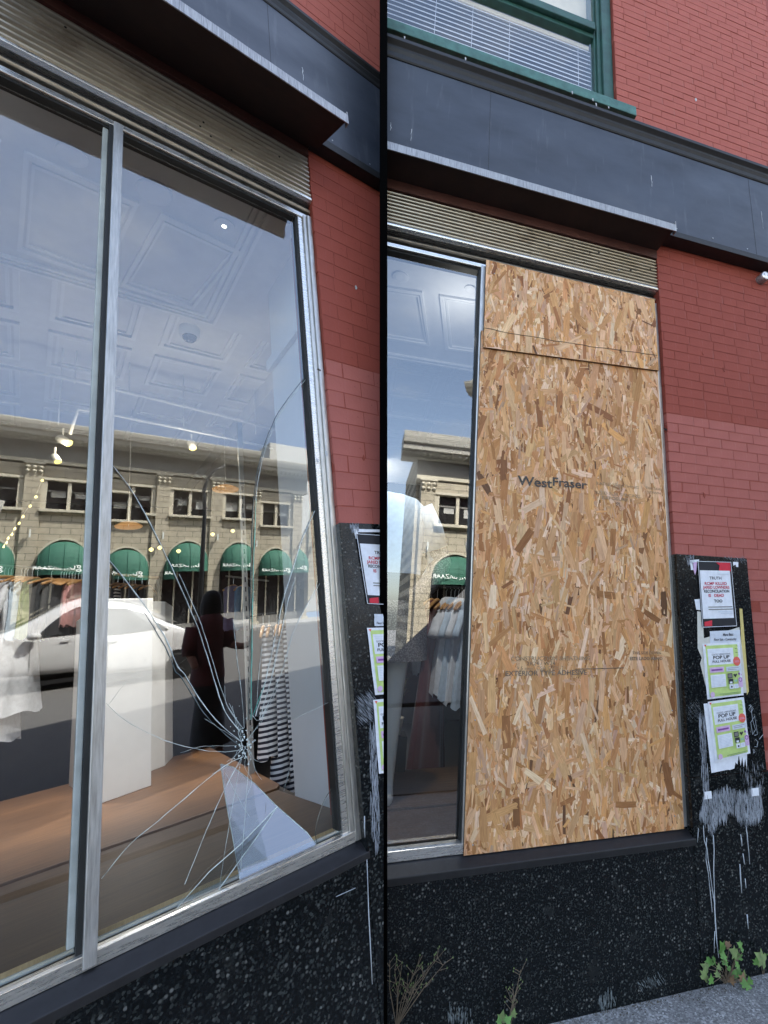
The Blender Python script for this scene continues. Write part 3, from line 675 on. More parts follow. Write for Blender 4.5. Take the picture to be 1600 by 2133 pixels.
def strand_mesh(items, name, y_face, base):
    me = bpy.data.meshes.new(name); V = []; Fc = []; C = []; U = []
    for (pts, th, c, cx, cz, dy, off) in items:
        n0 = len(V); ct, s_ = math.cos(th), math.sin(th)
        for (a, b_) in pts: V.append((cx + a * ct - b_ * s_ - base[0], y_face - dy + a * off[2] + b_ * off[3] - base[1], cz + a * s_ + b_ * ct - base[2]))
        Fc.append(list(range(n0, len(V)))); C += [(*c, 1)] * len(pts); U += [(a + off[0], b_ + off[1]) for a, b_ in pts]
    me.from_pydata(V, [], Fc)
    ca = me.color_attributes.new('Col', 'FLOAT_COLOR', 'CORNER'); ca.data.foreach_set('color', [x for c in C for x in c])
    ul = me.uv_layers.new(name='UVMap'); ul.data.foreach_set('uv', [x for u in U for x in u])
    me.materials.append(MAT['osb_strand']); return me
def osb_board(name, outline, yf, n, seed, label, light=1.0):
    """outline: four (x, z) corners, wood face at y = yf"""
    r = random.Random(seed); T = thing(name, FRR, (outline[0][0], yf, min(p[1] for p in outline)), label, 'board', 'boards screwed over the broken window')
    build(MB().sheet(outline, yf, yf + .011), 'board_core', ['osb_core'], T)
    base = META[T.name][1]
    x0, x1 = min(p[0] for p in outline), max(p[0] for p in outline); z0, z1 = min(p[1] for p in outline), max(p[1] for p in outline)
    def inside(x, z, m=.0):
        s = 0
        for i in range(4):
            a, b_ = outline[i], outline[(i + 1) % 4]
            cr = (b_[0] - a[0]) * (z - a[1]) - (b_[1] - a[1]) * (x - a[0])
            s += cr > 0
        return s in (0, 4)
    items = []
    for i in range(n):
        pts, th, c, ar = strand(r, 1.0 if i < n * .55 or r.random() < .35 else r.choice((.35, .5, .65)))
        mu = (.61, .36, .155); c = tuple(v * .92 + m_ * .08 for v, m_ in zip(c, mu))
        c = tuple(min(.95, v * light) for v in c)
        cx, cz = r.uniform(x0 - .02, x1 + .02), r.uniform(z0 - .02, z1 + .02)
        ct, s_ = math.cos(th), math.sin(th)
        # trimmed flush with the sawn edges
        q = [(min(max(cx + a * ct - b_ * s_, x0), x1), cz + a * s_ + b_ * ct) for a, b_ in pts]
        q2 = []
        for (x, z) in q:
            t = (x - outline[0][0]) / (outline[1][0] - outline[0][0]); lo = outline[0][1] * (1 - t) + outline[1][1] * t; hi = outline[3][1] * (1 - t) + outline[2][1] * t
            q2.append((x, min(max(z, lo), hi)))
        if not any(inside(*p) for p in q2) and not inside(cx, cz): continue
        loc = [((x - cx) * ct + (z - cz) * s_, -(x - cx) * s_ + (z - cz) * ct) for x, z in q2]
        dy = .0006 + .0022 * i / n
        items.append((loc, th, c, cx, cz, dy, (r.uniform(0, 50), r.uniform(0, 50), r.uniform(-.004, .004), r.uniform(-.012, .012)), ar))
    # strands on top and large are single parts, the rest is one mass
    top = sorted(range(int(len(items) * .8), len(items)), key=lambda i: -items[i][7])[:int(300 * (x1 - x0) * (z1 - z0) / 4.0)]
    st = set(top)
    me = strand_mesh([it[:7] for i, it in enumerate(items) if i not in st], 'strand_layer', yf, base)
    o = bpy.data.objects.new('strand_layer', me); COL.objects.link(o); o.parent = T; o['kind'] = 'stuff'; META[o.name] = (FRR, base)
    for i in top:
        it = items[i]; m2 = strand_mesh([it[:5] + (it[5] + .0002,) + it[6:7]], 'strand', yf, base)
        o = bpy.data.objects.new('strand', m2); COL.objects.link(o); o.parent = T; META[o.name] = (FRR, base)
    return T
YB = .030
xb0, xb1 = FRR.X([(1012, 560), (988, 1175), (964, 1790)], YB), FRR.X([(1363, 620), (1392, 1160), (1422, 1715)], YB)
zb0 = FRR.Z([(1000, 1789), (1200, 1754), (1410, 1718)], YB); zb1 = FRR.Z([(1030, 559), (1190, 584), (1345, 609)], YB - .012)
zj0, zj1 = FRR.pt(1007, 724, YB - .012)[2], FRR.pt(1363, 771, YB - .012)[2]
OSB1 = osb_board('strand_board', [(xb0 - .006, zb0), (xb1, zb0), (xb1, zj1 + .12), (xb0 - .006, zj0 + .12)], YB, 14000, 3, 'tall strand board covering the lower part of the broken window')
OSB2 = osb_board('strand_board', [(xb0 + .008, zj0), (xb1 - .004, zj1), (xb1 - .004, zb1), (xb0 + .008, zb1)], YB - .016, 3800, 4, 'short strand board lapped over the top of the tall board', 1.08)  # strand colours lightened, standing for brighter light at the top
# snapped chalk line, nail and a pencilled line on the top piece
pbr('ink_dark', (.075, .065, .055), .8, var=.7, scale=70); pbr('ink', (.17, .13, .09), .8, var=.6, scale=70); pbr('ink_faint', (.31, .215, .125), .85, var=.55, scale=60)
yt = YB - .016 - .0038
zc0, zc1 = FRR.pt(1012, 684, yt)[2], FRR.pt(1362, 738, yt)[2]
build(MB().tube([(xb0 + .01 + (xb1 - xb0 - .02) * i / 24, yt, zc0 + (zc1 - zc0) * i / 24 + jit(.003) - .012 * math.sin(math.pi * i / 24)) for i in range(25)], .0022, 4), 'chalk_line', 'ink', OSB2)
for px, py in ((1165, 748), (1030, 570), (1345, 625), (1030, 705), (1345, 750)):
    p = FRR.pt(px, py, yt); build(MB().lathe(p, [(.004, 0), (.004, -.002), (.002, -.003)], (0, 1, 0), 8), 'screw', 'screw_steel', OSB2)
for px, py in ((985, 1100), (1395, 1050), (990, 1500), (1400, 1480), (985, 1760), (1405, 1700)):
    p = FRR.pt(px, py, YB - .003); build(MB().lathe(p, [(.004, 0), (.004, -.002), (.002, -.003)], (0, 1, 0), 8), 'screw', 'screw_steel', OSB1)
XD, ZD = (1, 0, 0), (0, 0, 1)
yk = YB - .0056
def osb_text(s, px, py, size, mat='ink', stretch=1.25, weight=0.0, skew=0, ang=0.0):
    c, s_ = math.cos(ang), math.sin(ang)
    p = FRR.pt(px, py, yk); build(text_mb(s, size, p, (c, 0, s_), (-s_, 0, c), stretch, 'LEFT', weight=weight, skew=skew), 'stamp', mat, OSB1)
osb_text('West', 1079, 1009, .078, 'ink_dark', 1.22, .0016); osb_text('Fraser', 1150, 1011, .074, 'ink_dark', 1.20, .0014)
osb_text('RATED SHEATHING', 1242, 1009, .026, 'ink_faint', 1.3); osb_text('15/32', 1275, 1018, .024, 'ink_faint', 1.4); osb_text('SIZED FOR SPACING', 1238, 1028, .028, 'ink_faint', 1.25); osb_text('EXPOSURE 1', 1254, 1039, .028, 'ink_faint', 1.35, .0006); osb_text('PL', 1284, 1054, .036, 'ink', 1.0)
osb_text('THIS SIDE', 1345, 1018, .022, 'ink_faint', 1.2); osb_text('DOWN', 1347, 1027, .022, 'ink_faint', 1.4)
osb_text('CONSTRUCTION SHEATHING', 1064, 1376, .030, 'ink_faint', 1.15, .0004); osb_text('2R24 / W24', 1097, 1386, .028, 'ink', 1.2); osb_text('9.5 mm  CSA O325-21', 1076, 1396, .027, 'ink_faint', 1.15); osb_text('EXTERIOR TYPE ADHESIVE', 1052, 1408, .036, 'ink', 1.12, .0005)
osb_text('THIS SIDE DOWN', 1318, 1363, .023, 'ink', 1.05); osb_text('ESTE LADO ABAJO', 1312, 1375, .025, 'ink', 1.05, .0004)
mb = MB(); a = FRR.pt(1198, 1394, yk); c = FRR.pt(1300, 1391, yk)
build(MB().tube([a, c], .0018, 4), 'stamp_line', 'ink', OSB1)

# ---------------------------------------------------------------- upper window with blinds
def upper_window():
    fr = FRR; w = PR['win']; xw, zb = w[1], w[2]
    U = build(MB().profile_x([(-.075, zb - .055), (-.075, zb + .03), (-.03, zb + .055), (.08, zb + .075), (.08, zb - .055)], PR['xl'], fr.X([(1326, 243)], -.07)), 'upper_window', 'green_sill', TR, clip=True, bevel=.005, label='green sash window with white venetian blind above the sign')
    z2 = PR['z_top'] - .3
    zb += .076
    x1 = fr.X([(1250, 100), (1256, 195)], .06)
    build(MB().box(x1, xw - .002, .03, .2, zb, z2), 'jamb', 'green_paint', U, bevel=.006)
    build(MB().box(x1 - .03, x1 - .0005, .06, .2, zb, z2), 'jamb', 'green_paint', U, bevel=.004)
    x2 = fr.X([(1236, 100), (1240, 190)], .09)
    build(MB().box(x2, x1 - .0305, .085, .2, zb, z2), 'sash_stile', 'green_paint', U, bevel=.004)
    zm = fr.Z([(1100, 10), (1180, 35), (1230, 52)], .06)
    build(MB().box(PR['xl'], x2 - .0005, .05, .12, zm - .02, zm + .055), 'meeting_rail', 'green_paint', U, clip=True, bevel=.006)
    build(MB().box(PR['xl'], x2 - .0005, .085, .2, zm - .06, zm - .0205), 'sash_rail', 'green_paint', U, clip=True, bevel=.005)
    build(MB().box(PR['xl'], x2 - .0005, .085, .2, zb, zb + .03), 'sash_rail', 'green_paint', U, clip=True, bevel=.005)
    build(MB().face([(PR['xl'], .11, zb + .03), (x2, .11, zb + .03), (x2, .11, zm - .06), (PR['xl'], .11, zm - .06)]), 'pane', 'upper_glass', U, clip=True, recalc=False)
    build(MB().face([(PR['xl'], .10, zm + .055), (x2, .10, zm + .055), (x2, .10, z2), (PR['xl'], .10, z2)]), 'pane', 'upper_glass', U, clip=True, recalc=False)
    k = 0; z = zb + .03
    while z < zm - .09:
        build(MB().add([(PR['xl'], .146, z), (x2 + .02, .146, z), (x2 + .02, .1535, z + .022), (PR['xl'], .1535, z + .022), (x2 + .02, .172, z + .039), (PR['xl'], .172, z + .039)], [(0, 1, 2, 3), (3, 2, 4, 5)]), 'blind_slat', 'blind_white', U, clip=True, recalc=False); z += .044; k += 1
    build(MB().box(PR['xl'], x2 - .01, .148, .175, zm - .10, zm - .061), 'blind_headrail', 'blind_cream', U, clip=True, bevel=.003)
    for px in (900, 980, 1060, 1205): 
        x = fr.pt(px, 140, .145)[0]; build(MB().tube([(x, .146, zb + .03), (x, .146, zm - .1)], .0018, 5), 'blind_cord', 'blind_white', U)
    build(MB().face([(PR['xl'], .21, zm), (x2 + .1, .21, zm), (x2 + .1, .21, z2), (PR['xl'], .21, z2)]), 'roller_blind', 'blind_cream', U, clip=True)
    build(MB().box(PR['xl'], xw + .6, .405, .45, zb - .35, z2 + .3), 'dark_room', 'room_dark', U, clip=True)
    for px, py in ((843, 76), (868, 92), (970, 120), (1192, 190), (1235, 205), (1242, 215), (1268, 222)):
        p = fr.pt(px, py, -.0755); n = rnd.uniform(.02, .06)
        build(MB().sheet([(p[0] - .006, p[2]), (p[0] + .005, p[2] + .002), (p[0] + .003, p[2] - n), (p[0] - .002, p[2] - n * .8)], -.0765, -.0755), 'bird_dropping', 'white_splash', U)
upper_window()
# ---------------------------------------------------------------- interior materials
pbr('ceiling_white', (.74, .74, .73), .7, var=.04)
pbr('trim_white', (.80, .80, .79), .55, var=.03)
pbr('column_white', (.78, .79, .80), .6, var=.03, scale=3)
pbr('plinth_white', (.80, .80, .79), .55, var=.05, scale=5)
pbr('steel_grey', (.45, .46, .46), .35, .8)
pbr('lens_dark', (.02, .02, .025), .1, spec=.8)
pbr('lamp_warm', (.9, .75, .3), .5, emis=((1.0, .70, .13), .42))
pbr('lamp_small', (.9, .75, .3), .5, emis=((1.0, .80, .30), .45))
pbr('lamp_white', (.9, .9, .8), .5, emis=((1.0, .95, .85), 1.6))
pbr('bowl_wood', (.55, .30, .12), .5, var=.2, emis=((1.0, .45, .12), .06))
def wood(name, c0, c1, c2, stretch=(.9, 14, 14), sc=5, rough=.45):
    m, nt, b = _new(name); v = objco(nt, stretch)
    g = noise(nt, v, sc, 7, .7); g2 = noise(nt, objco(nt), 2.4, 3, .5)
    c = ramp(nt, g, [(.25, c0), (.55, c1), (.8, c2)])
    c = mixc(nt, ramp(nt, g2, [(.35, (.35, .35, .35)), (.7, (0, 0, 0))]), c, tuple(x * .45 for x in c0))
    nt.links.new(c, b.inputs['Base Color']); b.inputs['Roughness'].default_value = rough; bump(nt, b, g, .15, .001)
wood('platform_wood', (.055, .025, .011), (.165, .080, .034), (.27, .145, .068))
wood('platform_wood_worn', (.04, .023, .012), (.12, .068, .033), (.215, .13, .068))
wood('ply_edge', (.40, .25, .11), (.58, .40, .20), (.70, .52, .30), (6, 6, 1), 20, .7)
wood('hanger_wood', (.40, .20, .07), (.58, .32, .13), (.70, .43, .20), (4, 4, 4), 14, .4)
def cloth(name, col, var=.12): pbr(name, col, .85, var=var, scale=25, bmp=.2, bscale=300, sheen=.3, spec=.2)
cloth('cloth_white', (.74, .76, .80)); cloth('cloth_ice', (.55, .66, .78)); cloth('cloth_green', (.28, .33, .16)); cloth('cloth_grey', (.10, .10, .10))
cloth('cloth_charcoal', (.040, .042, .045)); cloth('cloth_maroon', (.115, .028, .028)); cloth('cloth_lavender', (.20, .18, .30)); cloth('cloth_blue', (.14, .26, .42))
cloth('cloth_black', (.012, .012, .014)); cloth('cloth_pink', (.55, .28, .26)); cloth('skin', (.30, .15, .10)); cloth('hair', (.010, .007, .006)); cloth('cloth_denim', (.06, .075, .11))
def stripes(name, a, b_, n):
    m, nt, b = _new(name); v = objco(nt); w = nd(nt, 'ShaderNodeTexWave'); w.bands_direction = 'Z'; w.inputs['Scale'].default_value = n; w.inputs['Distortion'].default_value = .6; w.inputs['Detail'].default_value = 1
    nt.links.new(v, w.inputs['Vector']); nt.links.new(ramp(nt, w.outputs['Fac'], [(.46, a), (.54, b_)]), b.inputs['Base Color']); b.inputs['Roughness'].default_value = .85
stripes('cloth_stripe', (.018, .02, .035), (.72, .72, .74), 9.5)
def mesh_knit():
    m, nt, b = _new('cloth_mesh'); v = objco(nt, (1, 1, 1)); vo = nd(nt, 'ShaderNodeTexVoronoi'); vo.inputs['Scale'].default_value = 95; nt.links.new(v, vo.inputs['Vector'])
    nt.links.new(ramp(nt, vo.outputs['Distance'], [(.3, (.33, .30, .29)), (.6, (.13, .115, .11))]), b.inputs['Base Color']); b.inputs['Roughness'].default_value = .9
mesh_knit()
pbr('pot_cream', (.55, .50, .40), .7, var=.15); pbr('plant_green', (.10, .12, .05), .7, var=.35, scale=60); pbr('plant_dry', (.22, .17, .09), .8, var=.4, scale=60)
pbr('floor_dark', (.035, .030, .026), .5, var=.3, scale=2)

# ---------------------------------------------------------------- cracked shop: room shell
L = FLL
ZC = PL['z_head'] + .12; ZM = ZC + .38
ZP = L.Z([(100, 1970), (460, 1828), (690, 1737)], .14)
xcol = L.ptz(617, 1652, ZP)
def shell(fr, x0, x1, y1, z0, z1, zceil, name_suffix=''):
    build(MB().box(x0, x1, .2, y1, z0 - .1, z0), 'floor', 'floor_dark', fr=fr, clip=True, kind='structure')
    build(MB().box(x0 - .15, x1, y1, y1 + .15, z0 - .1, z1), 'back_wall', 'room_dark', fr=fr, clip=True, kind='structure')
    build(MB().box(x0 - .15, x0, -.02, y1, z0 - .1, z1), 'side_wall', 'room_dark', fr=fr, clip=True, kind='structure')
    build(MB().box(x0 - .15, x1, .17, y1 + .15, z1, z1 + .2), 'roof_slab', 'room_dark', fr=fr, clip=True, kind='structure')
shell(L, -1.3, 6.0, 9.0, -.1, 7.9, ZM)
# main ceiling (higher) and front soffit tray
build(MB().box(-1.3, 6.0, 1.5, 9.0, ZM, ZM + .05), 'ceiling', 'ceiling_white', fr=L, clip=True, kind='structure')
soff_y = mean(L.ptz(420, 680, ZC)[1], L.ptz(0, 545, ZC)[1]); soff_x = mean(L.ptz(420, 680, ZC)[0], L.ptz(560, 505, ZC)[0])
SO = build(MB().box(-1.3, 6.0, .165, soff_y, ZC, ZC + .45), 'soffit', 'ceiling_white', fr=L, clip=True, kind='structure')
def cframe(fr, pts, z, w, d, name, mat, parent):
    """raised picture-frame moulding on a ceiling; pts are plan corners"""
    c = np.mean(np.array(pts), axis=0)
    for k, (o, ww, dd) in enumerate(((0, w, d), (w * 1.6, w * .6, d * .6))):
        P2 = [np.array(p) + (c - np.array(p)) / np.linalg.norm(c - np.array(p)) * o * 1.4 for p in pts]
        I2 = [p + (c - p) / np.linalg.norm(c - p) * ww * 1.4 for p in P2]
        n = len(P2)
        for i in range(n):
            j = (i + 1) % n
            q = [P2[i], P2[j], I2[j], I2[i]]
            build(MB().prism([(p[0], p[1], z - .0005) for p in q], (0, 0, -dd)), name, mat, parent, clip=True)
def ppl(pix, z): return [L.ptz(a, b_, z)[:2] for a, b_ in pix]
cframe(L, ppl([(50, 312), (290, 420), (215, 582), (36, 518)], ZC), ZC, .035, .02, 'panel_moulding', 'trim_white', SO)
cframe(L, ppl([(336, 440), (502, 520), (402, 642), (250, 592)], ZC), ZC, .035, .02, 'panel_moulding', 'trim_white', SO)
cframe(L, ppl([(-260, 180), (3, 290), (-20, 505), (-260, 430)], ZC), ZC, .035, .02, 'panel_moulding', 'trim_white', SO)
# edge mouldings of the soffit
for k, (dz, dy) in enumerate(((.0, .0), (.03, .05), (.05, .09))):
    build(MB().box(-1.3, soff_x - dy, soff_y - .07 - dy, soff_y - .045 - dy, ZC - .025, ZC - .0005), 'edge_moulding', 'trim_white', SO, clip=True)
    build(MB().box(soff_x - .02 - dy, soff_x + .005 - dy, .2, soff_y - .045 - dy - .026, ZC - .025, ZC - .0005), 'edge_moulding', 'trim_white', SO, clip=True)
CE = bpy.data.objects['ceiling']
gx = [-.95, -.1, .75, 1.6, 2.45]; gy = [2.1, 3.0, 3.9, 4.8, 5.7]
for i in range(4):
    for j in range(4):
        q = [(gx[i] + .1, gy[j] + .1), (gx[i + 1] - .1, gy[j] + .1), (gx[i + 1] - .1, gy[j + 1] - .1), (gx[i] + .1, gy[j + 1] - .1)]
        cframe(L, q, ZM, .04, .03, 'coffer_moulding', 'trim_white', CE)
build(MB().box(2.0, 2.25, 1.5, 9.0, ZM - .25, ZM - .0005), 'ceiling_beam', 'ceiling_white', CE, clip=True)
# white column on the right with a ledge
xq = L.pt(560, 640, xcol[1])[0]
build(MB().box(xcol[0] - .01, 3.2, .19, xcol[1], ZP - .9, ZC - .001), 'column', 'column_white', fr=L, clip=True, bevel=.004, kind='structure')
zl = L.pt(563, 762, xcol[1])[2]
build(MB().box(xcol[0] - .045, xcol[0] - .0105, .19, xcol[1] + .03, zl - .05, zl + .05), 'column_ledge', 'column_white', bpy.data.objects['column'], clip=True, bevel=.004)
# ---------------------------------------------------------------- ceiling fittings
def disc_thing(name, px, py, r, lab, cat, parts, z=ZC):
    p = L.ptz(px, py, z); T = thing(name, L, (p[0], p[1], z), lab, cat)
    for nm, prof, mat in parts: build(MB().lathe((p[0], p[1], z), [(a * r, -b_) for a, b_ in prof], (0, 0, 1), 24), nm, mat, T, smooth=False)
    return p
disc_thing('downlight', 150, 322, .075, 'unlit recessed downlight in the first ceiling panel', 'downlight', [('trim_ring', [(.5, .001), (1, .001), (1, .012), (.55, .016)], 'trim_white'), ('lens', [(.01, .004), (.5, .004), (.5, .010), (.01, .010)], 'steel_grey')])
p = disc_thing('downlight', 467, 468, .065, 'lit recessed downlight near the brick pier', 'downlight', [('trim_ring', [(.5, .001), (1, .001), (1, .012), (.55, .016)], 'trim_white'), ('lens', [(.01, .004), (.45, .004), (.45, .014), (.01, .018)], 'lamp_white')])
disc_thing('ceiling_speaker', 322, 400, .10, 'round white flush ceiling speaker between two panels', 'speaker', [('grille', [(.02, .001), (1, .001), (1, .008), (.9, .014), (.02, .016)], 'trim_white')])
p = L.ptz(395, 683, ZC); T = thing('dome_camera', L, (p[0], p[1], ZC), 'white dome security camera hanging at the soffit corner', 'camera')
build(MB().lathe((p[0], p[1], ZC), [(.08, -.001), (.085, -.05), (.08, -.085), (.06, -.095)], (0, 0, 1), 20), 'housing', 'trim_white', T, smooth=True)
build(MB().lathe((p[0], p[1], ZC), [(.058, -.0955), (.055, -.115), (.035, -.14), (.01, -.148)], (0, 0, 1), 20), 'lens_dome', 'lens_dark', T, smooth=True)
YT = 3.4
def pipe(pts, r, lab, y=YT):
    q = [L.pt(a, b_, y) for a, b_ in pts]; build(MB().tube(q, r, 8), 'ceiling_conduit', 'trim_white', fr=L, smooth=True, label=lab, cat='conduit', group='white conduits under the shop ceiling')
pipe([(-60, 748), (205, 803), (520, 880), (640, 915)], .018, 'upper white conduit crossing below the coffered ceiling')
pipe([(146, 905), (162, 853), (205, 858), (500, 918), (570, 935)], .014, 'lower white conduit with a bent end at the spotlights')
for rk, (px, y0, y1) in enumerate(((124, 790, 885), (158, 735, 800), (270, 765, 822), (385, 803, 888), (535, 835, 905))):
    a, b_ = L.pt(px, y0, YT), L.pt(px - (y1 - y0) * .03, y1, YT)
    build(MB().tube([(b_[0], YT, ZM), (b_[0], YT, b_[2])], .006, 6), 'drop_rod', 'trim_white', fr=L, label=ORDN[rk] + ' thin white rod from the left, hanging from the shop ceiling', cat='rod', group='rods holding the conduits')
def spot(px, py, dx, dz, lab, y=YT, s=1.0):
    p = np.array(L.pt(px, py, y)); d = np.array([dx, -.35, dz]); d /= np.linalg.norm(d)
    T = thing('spotlight', L, tuple(p), lab, 'spotlight')
    build(MB().lathe(p, [(.045 * s, -.005), (.05 * s, -.01), (.05 * s, -.13 * s), (.035 * s, -.15 * s)], d, 16), 'lamp_body', 'trim_white', T, smooth=True)
    build(MB().lathe(p, [(.002, .0), (.045 * s, .0), (.045 * s, -.004), (.002, -.004)], d, 16), 'lens', 'lamp_warm', T)
    build(MB().tube([tuple(p - d * .07), tuple(p - d * .07 + np.array([0, 0, .16 * s]))], .009, 6), 'bracket', 'trim_white', T)
    return p
sp1 = spot(402, 934, .1, -.8, 'lit white spotlight hanging over the reflected cornice', s=.8); sp2 = spot(145, 924, .7, -.55, 'lit spotlight under the bent conduit end', s=.8); spot(121, 962, .3, -.7, 'lit spotlight lowest of the two beside the mullion', s=.65)
for px, py, rr, lab in ((470, 1019, .17, 'larger glowing wooden bowl pendant near the curved street lamp reflection'), (268, 1096, .14, 'smaller glowing wooden bowl pendant lamp beside the mullion')):
    p = L.pt(px, py, 4.6); T = thing('pendant_lamp', L, p, lab, 'pendant lamp', 'wooden bowl pendant lamps')
    build(MB().lathe(p, [(.02, .05), (rr * .6, .04), (rr, .0), (rr * .96, -.012), (rr * .5, .02), (.02, .03)], (0, 0, 1), 28), 'bowl', 'bowl_wood', T, smooth=True)
    build(MB().tube([p, (p[0], p[1], ZM)], .004, 5), 'cord', 'trim_white', T)
pts = [(90, 985), (88, 998), (75, 1032), (63, 1051), (48, 1073), (40, 1087), (31, 1098), (25, 1110), (17, 1118), (14, 1127), (8, 1135)]
Q = [L.pt(a, b_, 4.3) for a, b_ in pts]; T = thing('string_lights', L, Q[0], 'string of small yellow bulbs sloping down beside the left frame edge', 'string lights')
build(MB().tube(Q, .0025, 4), 'wire', 'steel_grey', T)
for k, q in enumerate(Q[1:]): build(MB().lathe((q[0], q[1], q[2] - .02), [(.003, .022), (.013 - .0007 * k, .009), (.0145 - .0007 * k, 0), (.006, -.012)], (.2, 0, 1), 8), 'bulb', 'lamp_small', T, smooth=True)
for gk, (px, py) in enumerate(((315, 1145), (333, 1141), (372, 1148), (443, 1113), (485, 1106))):
    p = L.pt(px, py, 5.2); T = thing('globe_lamp', L, p, ORDN[gk] + ' tiny glowing globe lamp from the left, deep inside the cracked shop', 'globe lamp', 'tiny globe lamps deep in the shop')
    build(MB().lathe(p, [(.004, .03), (.026, .012), (.028, -.005), (.008, -.028)], (0, 0, 1), 10), 'bulb', 'lamp_small', T, smooth=True); build(MB().tube([p, (p[0], p[1], p[2] + .5)], .002, 4), 'cord', 'cloth_black', T)
def spotlamp(fr, p, q, e, ang=75, c=(1, .96, .92)):
    l = bpy.data.lights.new('spot_light', 'SPOT'); l.energy = e; l.color = c; l.spot_size = math.radians(ang); l.spot_blend = 1.0; l.shadow_soft_size = .04
    o = bpy.data.objects.new('spot_light', l); COL.objects.link(o); m = fr.base_m(p); dv = (fr.base_m(q).translation - m.translation).normalized()
    o.matrix_world = Matrix.Translation(m.translation) @ (-dv).to_track_quat('Z', 'Y').to_matrix().to_4x4()
def point(fr, p, e, c=(1, .86, .66), r=.05):
    l = bpy.data.lights.new('point_light', 'POINT'); l.energy = e; l.color = c; l.shadow_soft_size = r; o = bpy.data.objects.new('point_light', l); COL.objects.link(o); o.matrix_world = fr.base_m(p)
point(L, (sp1[0], sp1[1] - .1, sp1[2] - .1), .5); point(L, (sp2[0], sp2[1] - .1, sp2[2] - .1), .5)

spotlamp(L, (sp1[0], sp1[1] - .15, sp1[2] - .1), (.75, 2.6, ZP), 45); spotlamp(L, (sp2[0] + .1, sp2[1] - .15, sp2[2] - .1), (.45, 3.4, ZP + .8), 80)
spotlamp(L, (sp2[0], sp2[1] + .1, sp2[2] - .1), (.1, 4.8, ZP + 1.0), 14)
d = L.ptz(467, 468, ZC); spotlamp(L, (d[0], d[1], ZC - .03), (.55, 3.0, ZP + .7), 105, 48)
# ---------------------------------------------------------------- display platform and plinths
step = [(590, 1645), (470, 1681), (215, 1766), (0, 1832)]
a0, a1 = L.ptz(0, 1832, ZP), L.ptz(590, 1645, ZP)
ystep = mean(L.ptz(215, 1766, ZP)[1], L.ptz(470, 1681, ZP)[1])
yb = mean(L.ptz(0, 1665, ZP)[1], L.ptz(450, 1558, ZP)[1]) + .1
PT = thing('display_platform', L, (.5, .2, ZP - .5), 'brown wooden display platform behind the cracked window', 'platform')
xe = xcol[0] - .012; xrb = L.ptz(462, 1562, ZP)[0]
build(MB().prism([(-1.2, ystep + .012, ZP), (xe, ystep + .012, ZP), (xe + .05, 1.5, ZP), (xrb, yb - .1, ZP), (-1.2, yb, ZP)], (0, 0, -.03)), 'rear_board', 'platform_wood', PT, bevel=.003)
build(MB().prism([(-1.2, .18, ZP - .012), (1.22, .18, ZP - .012), (xe, .42, ZP - .012), (xe, ystep, ZP - .012), (-1.2, ystep, ZP - .012)], (0, 0, -.03)), 'front_board', 'platform_wood_worn', PT, bevel=.003)
build(MB().box(-1.2, 1.22, .1785, .2, ZP - .046, ZP - .0125), 'edge_strip', 'ply_edge', PT)
build(MB().box(-1.2, 1.22, .16, .178, ZP - .09, ZP - .03), 'edge_strip', 'bead_pale', PT)
build(MB().prism([(-1.2, .2, ZP - .046), (xe, .2, ZP - .046), (xrb - .02, yb - .12, ZP - .046), (-1.2, yb - .02, ZP - .046)], (0, 0, -.7)), 'platform_base', 'room_dark', PT)
def plinth(b0, b1, b2, top, lab):
    """three seen floor corners (left, near, right) in pixels, top edge pixel above the near corner"""
    A, B, C = [np.array(L.ptz(*q, ZP)[:2]) for q in (b0, b1, b2)]; D = A + C - B
    zt = L.pt(top[0], top[1], B[1])[2]
    return build(MB().prism([(*A, ZP + .001), (*B, ZP + .001), (*C, ZP + .001), (*D, ZP + .001)], (0, 0, zt - ZP)), 'plinth', 'plinth_white', fr=L, bevel=.006, label=lab, cat='plinth', group='white display plinths')
plinth((143, 1637), (206, 1676), (315, 1637), (228, 1247), 'large white display plinth standing right behind the mullion')
plinth((300, 1612), (321, 1592), (360, 1578), (340, 1262), 'narrow white plinth half hidden behind the large one')

